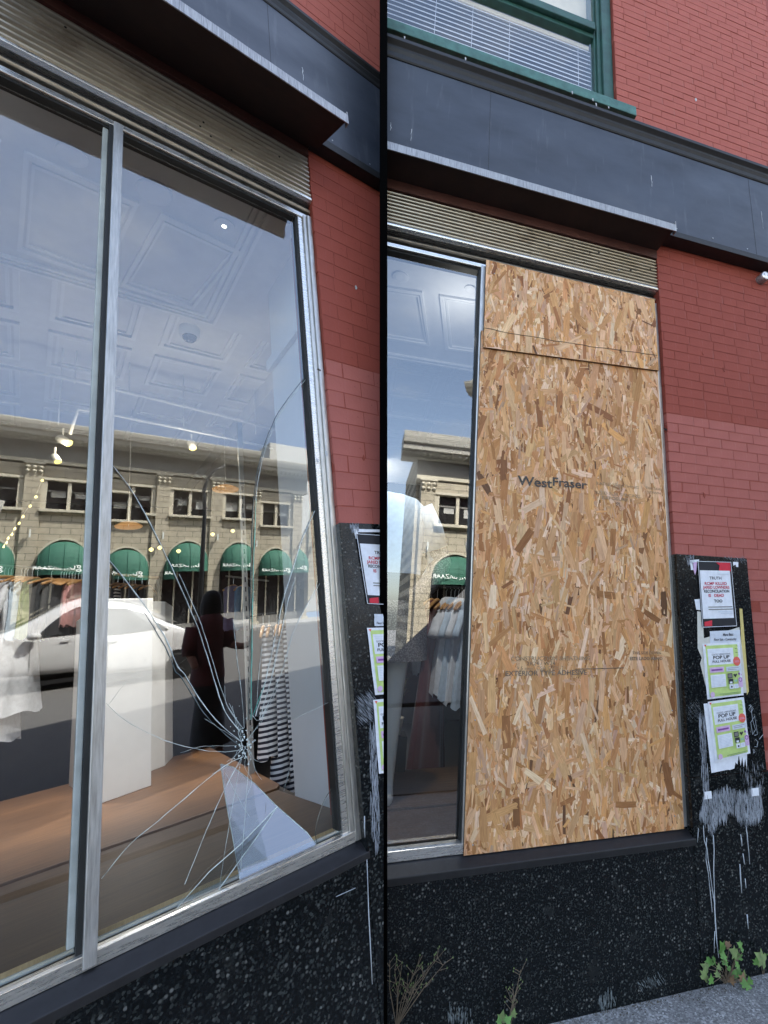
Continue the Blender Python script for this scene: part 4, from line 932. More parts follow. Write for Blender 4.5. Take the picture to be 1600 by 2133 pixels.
# ---------------------------------------------------------------- hangers, garments
def hanger(fr, c, w, yaw, lab, group, mat='hanger_wood', sag=.085):
    c = np.array(c); d = np.array([math.cos(yaw), math.sin(yaw), 0])
    T = thing('hanger', fr, tuple(c), lab, 'hanger', group)
    pts = [c + d * (w / 2) * t + np.array([0, 0, -.10 - sag * abs(t) ** 1.4]) for t in (-1, -.75, -.5, -.25, 0, .25, .5, .75, 1)]
    build(MB().tube(pts, [.012, .015, .016, .017, .018, .017, .016, .015, .012], 6), 'arm', mat, T, smooth=True)
    hk = [c + np.array([0, 0, -.09])] + [c + d * .016 * math.sin(a) + np.array([0, 0, -.016 + .018 * -math.cos(a) + .018]) for a in np.linspace(0, 4.4, 8)]
    build(MB().tube(hk, .0028, 5), 'hook', 'steel_grey', T)
def garment(fr, c, prof, yaw, mat, lab, cat, group=None, sleeves=None, thick=.05, folds=5, amp=.012, seed=0, smat=None):
    """prof: (drop below c, half width) from neck to hem; cross-sections are flat ellipses with folds growing to the hem"""
    r = random.Random(seed); c = np.array(c, float); d = np.array([math.cos(yaw), math.sin(yaw), 0]); e = np.array([-math.sin(yaw), math.cos(yaw), 0]); ph = r.uniform(0, 6)
    n = 40; m = len(prof); zt = prof[-1][0]
    T = thing('garment', fr, (c[0], c[1], c[2] - zt), lab, cat, group)
    mb = MB(); vs = []; K = 22
    for i in range(K + 1):
        t = i / K * (m - 1); k = min(m - 2, int(t)); f = t - k
        h = prof[k][0] * (1 - f) + prof[k + 1][0] * f; w = prof[k][1] * (1 - f) + prof[k + 1][1] * f
        g = h / zt
        for j in range(n):
            th = 2 * math.pi * j / n
            a = amp * (.25 + 1.6 * g) * math.sin(folds * th + ph + 2.2 * g + math.sin(3 * th + ph))
            x = w * math.cos(th) * (1 + .04 * math.sin(7 * g + ph)); y = (thick * (.55 + .6 * g) + a) * math.sin(th) + a * .5
            vs.append(c + d * x + e * y + np.array([0, 0, -h - (.018 * math.sin(folds * th + ph) if i == K else 0)]))
    mb.add(vs, [(i * n + j, i * n + (j + 1) % n, (i + 1) * n + (j + 1) % n, (i + 1) * n + j) for i in range(K) for j in range(n)])
    build(mb, 'body', mat, T, smooth=True)
    if sleeves:
        h0, w0, ln, sw, out = sleeves
        for s in (-1, 1):
            a = c + d * s * (w0 - .02) + np.array([0, 0, -h0 - .03]); pts = [a + d * s * out * t + np.array([0, 0, -ln * t]) for t in (0, .25, .5, .75, 1)]
            build(MB().tube(pts, [sw * .8, sw, sw * .95, sw * .9, sw], 10, flat=.55), 'sleeve', smat or mat, T, smooth=True)
    return T
TEE = [(.10, .06), (.115, .13), (.15, .20), (.24, .205), (.45, .20), (.66, .215)]
TANK = [(.10, .05), (.12, .11), (.2, .14), (.30, .17), (.5, .18), (.68, .20)]
DRESS = [(.10, .06), (.12, .13), (.17, .19), (.3, .185), (.55, .17), (.9, .25), (1.25, .30)]
LONG = [(.10, .06), (.12, .14), (.17, .20), (.3, .2), (.6, .2), (1.1, .27), (1.75, .34)]
def scaled(p, s, w=1.0): return [(a * s, b_ * s * w) for a, b_ in p]
# rail and rack on the left of the mullion
YR = 4.9
ra, rb = L.pt(-30, 1176, YR), L.pt(206, 1192, YR)
T = thing('clothes_rail', L, (0, YR, ZP), 'steel clothes rail with wooden hangers left of the mullion', 'clothes rail')
build(MB().tube([ra, rb], .014, 8), 'rail', 'steel_grey', T, smooth=True)
for q in (ra, rb): build(MB().tube([q, (q[0], q[1], -.1)], .014, 8), 'upright', 'steel_grey', T, smooth=True)
def rail_z(x): return ra[2] + (rb[2] - ra[2]) * (x - ra[0]) / (rb[0] - ra[0]) - .016
def rail_at(px): x = L.pt(px, 1184, YR)[0]; return (x, YR, rail_z(x))
HL, HG = 'wooden hanger on the rail left of the mullion', 'wooden hangers on the left rail'
for hk_, px in enumerate((10, 18, 24, 45, 52, 58, 68, 79, 108, 128, 134, 139, 145, 151, 157, 164, 170, 177)): hanger(L, rail_at(px), .62, math.radians(60 + jit(9)), ORDN[hk_] + ' wooden hanger from the left on the rail left of the mullion', HG)
garment(L, rail_at(14), scaled(LONG, 1.05), math.radians(58), 'cloth_white', 'long white dress hanging at the left edge of the cracked window', 'dress', seed=1, amp=.02, sleeves=(.17, .2, .5, .05, .12))
garment(L, rail_at(50), scaled(DRESS, 1.25), math.radians(55), 'cloth_white', 'white smocked dress second from the left frame edge', 'dress', seed=2, amp=.024, sleeves=(.2, .24, .45, .07, .16))
garment(L, rail_at(57), scaled(TEE, 1.2), math.radians(58), 'cloth_ice', 'pale blue top between white dresses and green tops', 'top', seed=3)
for k, px in enumerate((70, 80)): garment(L, rail_at(px), scaled(TANK, 1.15), math.radians(60), 'cloth_green', ['first olive green top next to the pale blue one', 'second olive green top next to the grey tops'][k], 'top', seed=4 + k)
for k, px in enumerate((108, 118, 126, 133)): garment(L, rail_at(px), scaled(TEE, 1.15), math.radians(40 + 6 * k), ['cloth_grey', 'cloth_charcoal', 'cloth_grey', 'cloth_charcoal'][k], ['grey top facing the glass on the left rail', 'charcoal top behind the grey one on the left rail', 'dark grey top in the middle of the left rail', 'charcoal top before the row of bare hangers'][k], 'top', seed=8 + k, amp=.014)
for k, px in enumerate((150, 158)): garment(L, rail_at(px), scaled(TANK, .95), math.radians(62), 'cloth_pink', ['pink top among bare wooden hangers', 'pink top nearest the mullion'][k], 'top', seed=14 + k)
# rack between mullion and impact point: dark striped tops, lavender shirts
YQ = 5.6
def at(px, py, y): return L.pt(px, py, y)
qa, qb = at(236, 1196, YQ), at(330, 1204, YQ)
T = thing('clothes_rail', L, (qa[0], YQ, ZP), 'wooden topped clothes rail right of the mullion behind the cracks', 'clothes rail')
build(MB().tube([qa, qb], .022, 8), 'rail', 'hanger_wood', T, smooth=True)
for q in (qa, qb): build(MB().tube([q, (q[0], q[1], -.1)], .014, 8), 'upright', 'steel_grey', T, smooth=True)
for k, px in enumerate((246, 258, 270, 282, 296, 310)):
    p = at(px, 1202, YQ); p = (p[0], p[1], qa[2] + (qb[2] - qa[2]) * (p[0] - qa[0]) / (qb[0] - qa[0]) - .024)
    hanger(L, p, .6, math.radians(62), ORDN[k] + ' wooden hanger from the left on the rail right of the mullion', 'wooden hangers right of the mullion')
    garment(L, p, scaled(TEE, 1.15), math.radians(58 + 3 * k), ['cloth_denim', 'cloth_stripe', 'cloth_charcoal', 'cloth_denim', 'cloth_black', 'cloth_charcoal'][k], ['dark blue top first on the rail right of the mullion', 'striped top second on the rail right of the mullion', 'charcoal top third on the rail right of the mullion', 'dark blue top fourth on the rail right of the mullion', 'black top fifth on the rail right of the mullion', 'charcoal top last on the rail right of the mullion'][k], 'top', seed=30 + k)
# slotted steel standard and striped garments by the column
YS = 2.2
p0, p1 = at(502, 880, YS), at(521, 1575, YS)
T = thing('slotted_upright', L, (p1[0], YS, ZP - .5), 'slotted steel shelving upright behind the impact point', 'upright')
xs = (p0[0] + p1[0]) / 2
build(MB().box(xs - .022, xs + .022, YS, YS + .03, ZP - .5, p0[2]), 'post', 'steel_grey', T, bevel=.003)
for k in range(26): build(MB().box(xs - .005, xs + .005, YS - .002, YS + .001, ZP + .3 + k * .09, ZP + .345 + k * .09), 'slot', 'lens_dark', T)
ca, cb = at(520, 1283, YS), at(606, 1296, YS)
T = thing('clothes_rail', L, (ca[0], YS, ca[2]), 'short dark clothes rail beside the white column', 'clothes rail'); build(MB().tube([ca, (cb[0], cb[1], ca[2])], .012, 8), 'rail', 'cloth_black', T)
for k, px in enumerate((548, 562, 580, 590)):
    p = at(px, 1290, YS); p = (p[0], YS + .02 * k, ca[2] - .014); hanger(L, p, .36, math.radians(64), ORDN[k] + ' wooden hanger from the left on the short rail by the white column', 'wooden hangers by the white column', sag=.10)
for k, (px, s, ln) in enumerate(((556, .95, 1.0), (578, 1.0, 1.2), (598, 1.0, 1.36))):
    p = at(px, 1290, YS); p = (p[0], YS + .03 * k, ca[2] - .014)
    garment(L, p, [(a * ln, b_ * .47) for a, b_ in scaled(DRESS, .98)], math.radians(50 + 6 * k), 'cloth_stripe', ['shortest striped dress beside the slotted upright', 'middle striped dress on the short rail', 'longest striped dress against the white column'][k], 'dress', seed=50 + k, amp=.02, folds=4, thick=.06)
for k, px in enumerate((486, 508)):
    p = at(px, 1205, 4.9); garment(L, p, scaled(TEE, 1.1), math.radians(40), ['cloth_lavender', 'cloth_blue'][k], ['lavender shirt hanging behind the long cracks', 'mid blue shirt hanging left of the slotted upright'][k], 'shirt', seed=60 + k); hanger(L, p, .45, math.radians(40), ['wooden hanger carrying the lavender shirt behind the long cracks', 'wooden hanger carrying the mid blue shirt'][k], 'wooden hangers behind the slotted upright')
build(MB().tube([at(470, 1200, 4.9), at(560, 1210, 4.9)], .014, 8), 'rail', 'steel_grey', fr=L, label='steel rail with two shirts behind the slotted upright', cat='clothes rail')

# ---------------------------------------------------------------- person and mannequin (one continuous skinned body each)
def skinned(name, verts, edges, radii, mat, parent, fr, sub=2):
    base = META[parent.name][1]; me = bpy.data.meshes.new(name)
    me.from_pydata([tuple((np.array(v) - np.array(base)) * fr.k) for v in verts], edges, [])
    o = bpy.data.objects.new(name, me); COL.objects.link(o); o.parent = parent; META[o.name] = (fr, base)
    m = o.modifiers.new('skin', 'SKIN'); m.use_smooth_shade = True
    for i, r in enumerate(radii):
        sv_ = me.skin_vertices[0].data[i]; sv_.radius = tuple(q * fr.k for q in r) if isinstance(r, tuple) else (r * fr.k, r * fr.k); sv_.use_root = (i == 0)
    if sub: s = o.modifiers.new('sub', 'SUBSURF'); s.levels = sub; s.render_levels = sub
    me.materials.append(MAT[mat]); return o
# potted dry plant among the white dresses
def plant(fr, c, h, w, n, mats, lab, pot, seed=1):
    r = random.Random(seed); T = thing('potted_plant', fr, c, lab, 'plant')
    build(MB().lathe(c, [(pot * .75, 0), (pot, pot * 1.5), (pot * 1.05, pot * 1.6), (pot * .9, pot * 1.6), (pot * .85, pot * 1.3)], (0, 0, 1), 18), 'pot', 'pot_cream', T, smooth=True)
    st = MB(); lf = MB(); c0 = np.array(c) + np.array([0, 0, pot * 1.5])
    for i in range(n):
        a = r.uniform(0, 6.28); q = c0 + np.array([math.cos(a) * w * r.random(), math.sin(a) * w * r.random(), h * r.uniform(.6, 1)])
        mid = (c0 + q) / 2 + np.array([jit(w * .2), jit(w * .2), h * .12]); st.tube([tuple(c0 + np.array([jit(pot * .3), jit(pot * .3), 0])), tuple(mid), tuple(q)], [.003, .0022, .0012], 4)
        for k in range(7):
            t = r.uniform(.35, 1); b_ = c0 * (1 - t) ** 2 + 2 * mid * t * (1 - t) + q * t * t; d = np.array([r.gauss(0, 1), r.gauss(0, 1), r.gauss(.4, .7)]); d /= np.linalg.norm(d); s = np.cross(d, [.3, .5, .8]); s /= np.linalg.norm(s); l = r.uniform(.02, .045)
            lf.face([tuple(b_), tuple(b_ + d * l * .5 + s * l * .22), tuple(b_ + d * l), tuple(b_ + d * l * .5 - s * l * .22)])
    build(st, 'stems', mats[0], T, kind='stuff'); build(lf, 'leaves', mats[1], T, kind='stuff', recalc=False)

# ---------------------------------------------------------------- boarded shop: room behind the open pane
Rr = FRR
ZC2 = PR['z_head'] + .10; ZP2 = Rr.Z([(830, 1782), (900, 1768), (950, 1756)], .14)
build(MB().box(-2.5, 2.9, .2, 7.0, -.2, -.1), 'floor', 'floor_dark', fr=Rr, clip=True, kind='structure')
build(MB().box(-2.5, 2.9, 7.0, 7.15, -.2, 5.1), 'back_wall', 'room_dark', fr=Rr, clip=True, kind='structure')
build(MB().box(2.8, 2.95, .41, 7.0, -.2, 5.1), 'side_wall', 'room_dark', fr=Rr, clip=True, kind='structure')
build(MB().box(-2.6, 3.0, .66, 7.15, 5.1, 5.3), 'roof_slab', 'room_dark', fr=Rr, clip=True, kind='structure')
sy = mean(Rr.ptz(810, 745, ZC2)[1], Rr.ptz(1000, 775, ZC2)[1])
SR = build(MB().box(-2.5, 2.8, .165, sy, ZC2, ZC2 + .5), 'soffit', 'ceiling_white', fr=Rr, clip=True, kind='structure')
CR2 = build(MB().box(-2.5, 2.8, sy - .2, 7.0, ZC2 + .35, ZC2 + .4), 'ceiling', 'ceiling_white', fr=Rr, clip=True, kind='structure')
def ppr(pix, z): return [Rr.ptz(a, b_, z)[:2] for a, b_ in pix]
cframe(Rr, ppr([(780, 590), (880, 605), (895, 718), (780, 700)], ZC2), ZC2, .025, .018, 'panel_moulding', 'trim_white', SR)
cframe(Rr, ppr([(916, 612), (1100, 640), (1130, 750), (928, 725)], ZC2), ZC2, .025, .018, 'panel_moulding', 'trim_white', SR)
for dy in (0, .05): build(MB().box(-2.5, 2.8, sy - .04 - dy, sy - .02 - dy, ZC2 - .02, ZC2 - .0005), 'edge_moulding', 'trim_white', SR, clip=True)
for i in range(4):
    for j in range(5):
        x0, y0 = -.55 + i * .62, sy + .1 + j * .66; cframe(Rr, [(x0 + .05, y0 + .05), (x0 + .57, y0 + .05), (x0 + .57, y0 + .6), (x0 + .05, y0 + .6)], ZC2 + .35, .03, .025, 'coffer_moulding', 'trim_white', CR2)
for px, py, r_, lab, cat in ((835, 576, .055, 'round white ceiling speaker above the mannequin', 'speaker'), (979, 601, .04, 'recessed downlight beside the strand boards', 'downlight')):
    p = Rr.ptz(px, py, ZC2); T = thing('ceiling_speaker' if cat == 'speaker' else 'downlight', Rr, (p[0], p[1], ZC2), lab, cat)
    build(MB().lathe((p[0], p[1], ZC2), [(r_ * .5, -.001), (r_, -.001), (r_, -.008), (r_ * .6, -.012)], (0, 0, 1), 24), 'trim_ring', 'trim_white', T)
    build(MB().lathe((p[0], p[1], ZC2), [(.002, -.002), (r_ * .55, -.002), (r_ * .5, -.009), (.002, -.010)], (0, 0, 1), 24), 'lens', 'trim_white' if cat == 'speaker' else 'steel_grey', T)
a, b_ = Rr.pt(790, 862, 2.6), Rr.pt(1020, 890, 2.6); build(MB().tube([(a[0], 2.6, a[2]), (b_[0], 2.6, a[2])], .014, 8), 'ceiling_conduit', 'trim_white', fr=Rr, clip=True, label='white conduit under the ceiling of the boarded shop', cat='conduit')
PT2 = thing('display_platform', Rr, (.5, .2, 0), 'brown wooden display platform beside the strand boards', 'platform')
yb2 = Rr.ptz(880, 1601, ZP2)[1]; ym2 = Rr.ptz(880, 1680, ZP2)[1]
build(MB().box(-1.2, 1.3, ym2 + .008, yb2, ZP2 - .03, ZP2), 'rear_board', 'platform_wood_worn', PT2, clip=True, bevel=.003)
build(MB().box(-1.2, 1.3, .18, ym2, ZP2 - .04, ZP2 - .010), 'front_board', 'platform_wood_worn', PT2, clip=True, bevel=.003)
build(MB().box(-1.2, 1.3, .165, .1795, ZP2 - .045, ZP2 - .0105), 'edge_strip', 'ply_edge', PT2, clip=True)
build(MB().box(-1.2, 1.3, .2, yb2 - .02, -.1, ZP2 - .045), 'platform_base', 'room_dark', PT2, clip=True)
YH = 1.9
ha, hb = Rr.pt(835, 1226, YH), Rr.pt(1030, 1222, YH)
T = thing('clothes_rail', Rr, (ha[0], YH, 0), 'dark clothes rail behind the open pane beside the boards', 'clothes rail'); zr2 = mean(ha[2], hb[2])
build(MB().tube([(ha[0], YH, zr2), (hb[0] + .3, YH, zr2)], .013, 8), 'rail', 'cloth_black', T, smooth=True)
for x in (ha[0], hb[0] + .3): build(MB().tube([(x, YH, zr2), (x, YH, -.1)], .013, 8), 'upright', 'cloth_black', T, smooth=True)
def rh(px): return (Rr.pt(px, 1226, YH)[0], YH, zr2 - .015)
for hk_, px in enumerate((858, 863, 868, 874, 880, 886, 900, 912, 930, 940, 948, 956, 964, 972)): hanger(Rr, rh(px), .40, math.radians(55 + jit(6)), ORDN[hk_] + ' wooden hanger from the left on the dark rail beside the boards', 'wooden hangers beside the boards')
garment(Rr, rh(884), [(.10, .05), (.12, .11), (.2, .15), (.32, .16), (.42, .09), (.6, .085), (.74, .05)], math.radians(48), 'cloth_white', 'cropped white top with a tied front beside the maroon dress', 'top', seed=70, amp=.014)
garment(Rr, rh(908), [(a, b_ * .8) for a, b_ in LONG], math.radians(50), 'cloth_maroon', 'long dark maroon dress in front of the shop floor', 'dress', seed=71, amp=.03, folds=6, sleeves=(.17, .16, .4, .05, .06))
for k, px in enumerate((936, 948, 962, 976)): garment(Rr, rh(px), [(a * (.72 + .03 * k), b_ * .75) for a, b_ in DRESS], math.radians(50), ['cloth_white', 'cloth_ice', 'cloth_white', 'cloth_ice'][k], ['white blouse nearest the maroon dress', 'pale blue blouse second from the maroon dress', 'white blouse third from the maroon dress', 'pale blue blouse closest to the boards'][k], 'blouse', seed=72 + k, amp=.02, sleeves=(.17, .15, .22, .06, .12))
p = Rr.ptz(979, 601, ZC2); spotlamp(Rr, (p[0], p[1] + .05, ZC2 - .03), (.35, 1.3, 1.6), 28, 110, (1, .96, .92)); point(Rr, (p[0], p[1] + .1, ZC2 - .35), 1.0, (1, .97, .93))  # added spot and point light; no lit lamp shows in this room
# mannequin at the divider
def mannequin():
    y = .85; k = 1.0; sh = Rr.pt(822, 1040, y); x = Rr.pt(806, 1100, y)[0]; z0 = ZP2 - .009; zs = sh[2]; H = zs - z0
    T = thing('mannequin', Rr, (x, y, z0), 'headless mannequin in a pale blue shirt beside the black divider', 'mannequin')
    s = H / 1.42
    def P(dx, dy, z): return (x + dx * s, y + dy * s, z0 + z * s)
    V = [P(0, 0, .92), P(0, 0, 1.10), P(0, 0, 1.30), P(0, 0, 1.40), P(.15, 0, 1.36), P(.27, .02, 1.10), P(.17, -.08, .93), P(-.15, 0, 1.36), P(-.24, .02, 1.08), P(-.2, -.1, .86), P(.09, 0, .85), P(.08, 0, .47), P(.075, 0, .06), P(.075, -.1, .02), P(-.09, 0, .85), P(-.09, 0, .47), P(-.09, 0, .06), P(-.09, -.1, .02)]
    E = [(0, 1), (1, 2), (2, 3), (2, 4), (4, 5), (5, 6), (2, 7), (7, 8), (8, 9), (0, 10), (10, 11), (11, 12), (12, 13), (0, 14), (14, 15), (15, 16), (16, 17)]
    R_ = [(.15, .11), (.12, .10), (.14, .10), .05, .06, .045, .03, .06, .045, .03, .085, .06, .042, .04, .085, .06, .042, .04]
    skinned('body', V, E, [tuple(q * s for q in r) if isinstance(r, tuple) else r * s for r in R_], 'trim_white', T, Rr)
    n = 24
    def loft(rings, name, mat):
        mb = MB(); vs = []
        for (dx, dy, z, a, b2) in rings:
            for j in range(n): th = 2 * math.pi * j / n; vs.append(P(dx + a * math.cos(th), dy + b2 * math.sin(th) + .008 * math.sin(5 * th + z * 14), z))
        mb.add(vs, [(i * n + j, i * n + (j + 1) % n, (i + 1) * n + (j + 1) % n, (i + 1) * n + j) for i in range(len(rings) - 1) for j in range(n)]); build(mb, name, mat, T, smooth=True, clip=True)
    loft([(0, 0, 1.44, .08, .07), (0, 0, 1.42, .15, .1), (0, 0, 1.36, .21, .13), (0, 0, 1.24, .21, .15), (0, 0, 1.12, .185, .14), (0, 0, 1.03, .185, .145)], 'shirt', 'cloth_ice')
    build(MB().tube([P(.15, 0, 1.37), P(.215, .01, 1.26), P(.25, .02, 1.17)], [.085 * s, .08 * s, .075 * s], 12), 'shirt_sleeve', 'cloth_ice', T, smooth=True)
    build(MB().tube([P(.245, .02, 1.19), P(.285, .02, 1.10), P(.25, -.04, 1.02), P(.17, -.10, .93), P(.12, -.13, .90)], [.06 * s, .062 * s, .055 * s, .045 * s, .04 * s], 12), 'mesh_sleeve', 'cloth_mesh', T, smooth=True)
    loft([(0, 0, 1.035, .165, .13), (0, 0, .97, .18, .14), (0, 0, .90, .2, .15)], 'waistband', 'cloth_black')
    loft([(0, 0, .90, .205, .155), (0, 0, .8, .23, .17), (0, 0, .7, .235, .17), (0, 0, .62, .24, .17)], 'mesh_skirt', 'cloth_mesh')
mannequin()
p = Rr.pt(818, 1530, 1.45); plant(Rr, (p[0], p[1], p[2]), .30, .16, 40, ('plant_dry', 'plant_green'), 'bushy green plant in a cream pot beside the maroon dress', .075, 3)
build(MB().box(p[0] - .1, p[0] + .1, p[1] - .1, p[1] + .1, ZP2 + .001, p[2] - .001), 'plant_stand', 'room_dark', fr=Rr, clip=True, label='dark square stand under the cream plant pot', cat='plant stand')
# ---------------------------------------------------------------- the street opposite (seen mirrored in the panes)
def ashlar(name, c0, c1, mortar, scale, bw=.5, rh=.25):
    m, nt, b = _new(name); t = nd(nt, 'ShaderNodeTexCoord'); mp = nd(nt, 'ShaderNodeMapping'); mp.inputs['Rotation'].default_value = (math.radians(90), 0, 0)
    nt.links.new(t.outputs['Object'], mp.inputs[0]); br = nd(nt, 'ShaderNodeTexBrick'); br.inputs['Scale'].default_value = scale; br.inputs['Mortar Size'].default_value = .012
    br.inputs['Brick Width'].default_value = bw; br.inputs['Row Height'].default_value = rh
    br.inputs['Color1'].default_value = (*c0, 1); br.inputs['Color2'].default_value = (*c1, 1); br.inputs['Mortar'].default_value = (*mortar, 1); nt.links.new(mp.outputs[0], br.inputs['Vector'])
    c = mixc(nt, 1.0, br.outputs['Color'], ramp(nt, noise(nt, objco(nt), 5, 5), [(.3, (.82, .82, .82)), (.7, (1.08, 1.08, 1.08))]), 'MULTIPLY')
    nt.links.new(c, b.inputs['Base Color']); b.inputs['Roughness'].default_value = .85
ashlar('sandstone', (.46, .41, .31), (.41, .365, .275), (.16, .14, .105), 1.0, .62, .26)
pbr('stone_trim', (.52, .48, .38), .8, var=.12, scale=12); pbr('cornice_grey', (.40, .385, .34), .8, var=.12, scale=8); pbr('frieze_grey', (.20, .195, .18), .8, var=.15)
pbr('awning_green', (.035, .135, .092), .75, var=.12, scale=8); pbr('letter_white', (.75, .78, .74), .7, var=.05)
pbr('asphalt', (.105, .100, .094), .9, var=.25, scale=60, bmp=.3); pbr('kerb_stone', (.32, .31, .29), .85, var=.2)
pbr('car_white', (.58, .58, .57), .25, var=.02, coat=1.0); pbr('car_glass', (.012, .014, .016), .05, spec=.9); pbr('car_black', (.012, .012, .013), .5); pbr('tyre', (.018, .018, .018), .8, var=.3)
pbr('rim_grey', (.16, .16, .17), .4, .8); pbr('tail_red', (.25, .01, .01), .2, spec=.8); pbr('lamp_black', (.012, .012, .013), .4); pbr('window_dark', (.02, .021, .022), .15, spec=.7, var=.3); pbr('curtain', (.42, .42, .40), .9, var=.2, scale=60, stretch=(1, 1, .1)); pbr('tower_pale', (.55, .55, .53), .8, var=.05)
CB = 26.0
def arcade(fr, cy, piers, PXC, rows, lab, zbase, ends=(.8, .8), depth=5.0, text=True, seed=0, over=(.6, .6)):
    """piers: pilaster centre lines (local x, descending or ascending); rows: pixel heights read off the column PXC"""
    Z = {k: fr.pt(PXC, v, cy)[2] for k, v in rows.items()}
    xs = sorted(piers); pw = abs(xs[1] - xs[0]) * .115
    T = thing('stone_building', fr, (mean(*xs), cy, zbase), lab, 'building')
    x0, x1 = xs[0] - ends[0], xs[-1] + ends[1]
    # body behind, with room for dark openings
    build(MB().box(x0 + .05, x1 - .05, cy + .62, cy + depth, zbase, Z['ctop'] - .05), 'rear_block', 'sandstone', T)
    zA, zW0, zW1, zF, zC, zT = Z['arch'], Z['wbot'], Z['wtop'], Z['frieze'], Z['cbot'], Z['ctop']
    zaw = Z['awn']
    spans = list(zip(xs[:-1], xs[1:]))
    if ends[0] > .5: spans = [(x0, xs[0])] + spans
    if ends[1] > .5: spans = spans + [(xs[-1], x1)]
    for x in xs:
        build(MB().box(x - pw, x + pw, cy - .06, cy + .6, zbase, zF), 'pilaster', 'sandstone', T, bevel=.01)
        cap = build(MB().box(x - pw * 1.25, x + pw * 1.25, cy - .12, cy + .3, zF - .0, zF + .08), 'capital', 'stone_trim', T, bevel=.01)
        for k in range(3):
            for h in range(2): build(MB().lathe((x + (k - 1) * pw * .75, cy - .09, zF - .13 - .17 * h), [(.01, .08), (.07, .04), (.08, 0), (.03, -.07)], (0, -.25, 1), 8), 'leaf_ornament', 'stone_trim', cap, smooth=True)
        build(MB().box(x - pw * 1.25, x + pw * 1.25, cy - .14, cy + .5, zbase, zbase + .25), 'pilaster_base', 'stone_trim', T, bevel=.02)
        lf = thing  # sconce
        s0 = build(MB().box(x - pw * .3, x - pw * .1, cy - .30, cy - .20, zA + .05, zA + .36), 'sconce', 'letter_white', T, bevel=.01); build(MB().box(x - pw * .25, x - pw * .15, cy - .2, cy - .06, zA + .16, zA + .2), 'sconce_arm', 'lamp_black', s0)
    for n, (a, b_) in enumerate(spans):
        a2, b2 = a + pw, b_ - pw; w = b2 - a2
        if w < .2: continue
        # upper storey: wall strips around a pair of windows
        build(MB().box(a2, b2, cy + .06, cy + .6, zW1, zF), 'lintel_wall', 'sandstone', T)
        m = w * .10; mid = (a2 + b2) / 2; mw = w * .07
        build(MB().box(a2, a2 + m, cy + .06, cy + .6, zW0, zW1 - .0005), 'window_jamb', 'stone_trim', T); build(MB().box(b2 - m, b2, cy + .06, cy + .6, zW0, zW1 - .0005), 'window_jamb', 'stone_trim', T)
        build(MB().box(mid - mw / 2, mid + mw / 2, cy + .08, cy + .6, zW0, zW1 - .0005), 'window_mullion', 'stone_trim', T)
        build(MB().box(a2 + .001, b2 - .001, cy - .0, cy + .3, zW1 - .10, zW1 - .001), 'window_head', 'stone_trim', T, bevel=.01)
        for s, (p, q) in enumerate(((a2 + m, mid - mw / 2), (mid + mw / 2, b2 - m))):
            wd = build(MB().face([(p, cy + .3, zW0), (q, cy + .3, zW0), (q, cy + .3, zW1), (p, cy + .3, zW1)]), 'window', 'window_dark', T, recalc=False)
            build(MB().box(p, q, cy + .25, cy + .3, mean(zW0, zW1) + .1, mean(zW0, zW1) + .16), 'sash_rail', 'frieze_grey', wd)
            r = random.Random(seed + n * 2 + s)
            if r.random() < .65: build(MB().box(p + .04, p + (q - p) * r.uniform(.5, .9), cy + .285, cy + .2985, zW0 + (zW1 - zW0) * r.uniform(.25, .5), zW0 + (zW1 - zW0) * .62), 'window_blind', 'curtain', wd)
        build(MB().box(a2 - .02, b2 + .02, cy - .16, cy + .3, zW0 - .11, zW0 - .001), 'window_ledge', 'stone_trim', T, bevel=.01)
        # spandrel with an arched opening
        rx, rz = w * .495, (zA - zaw); n_ = 18
        arch = [(mid + rx * math.cos(math.pi * k / n_), zaw + rz * math.sin(math.pi * k / n_)) for k in range(n_ + 1)]
        build(MB().sheet([(b2, zW0 - .111), (a2, zW0 - .111), (a2, zaw - .9)] + [(mid - rx, zaw - .9)] + arch[::-1] + [(mid + rx, zaw - .9), (b2, zaw - .9)], cy + .04, cy + .5), 'arch_wall', 'sandstone', T)
        ring = MB()
        for k in range(n_):
            t0, t1 = math.pi * k / n_, math.pi * (k + 1) / n_; R1, R2 = 1.0, 1.07
            q = [(mid + rx * R * math.cos(t) * .995, zaw + rz * R * math.sin(t)) for R, t in ((R1, t0), (R1, t1), (R2, t1), (R2, t0))]; ring.sheet(q, cy - .02, cy + .038)
        build(ring, 'arch_ring', 'stone_trim', T)
        build(MB().box(a2, b2, cy + .45, cy + .55, zbase, zaw), 'shop_glazing', 'window_dark', T)
        build(MB().box(a2, b2, cy + .3, cy + .449, zbase, zbase + .5), 'stall_riser', 'frieze_grey', T)
        for xx in (a2 + w * .3, a2 + w * .68): build(MB().box(xx - .03, xx + .03, cy + .38, cy + .4495, zbase + .5, zaw), 'glazing_bar', 'stone_trim', T)
        # domed awning
        dd = w * .42; zb_ = zaw - .10
        def dome(u, v): th = math.pi * u; ph = math.pi / 2 * v; s_ = max(0, math.sin(th)) ** .62; return (mid + rx * .97 * math.cos(th), cy + .02 - dd * s_ * math.sin(ph), zb_ + (rz + .02) * (s_ * math.cos(ph) ** .8))
        aw = build(MB().grid(dome, 24, 8), 'awning', 'awning_green', T, recalc=False)
        for k in range(5):
            u = .14 + .18 * k; build(MB().tube([tuple(np.array(dome(u, v / 8)) + np.array([0, -.008, .008])) for v in range(9)], .012, 5), 'awning_rib', 'awning_green', aw)
        build(MB().grid(lambda u, v: (mid + rx * .97 * math.cos(math.pi * u), cy + .018 - dd * max(0, math.sin(math.pi * u)) ** .62, zb_ - .14 * v), 24, 1), 'valance', 'awning_green', aw, recalc=False)
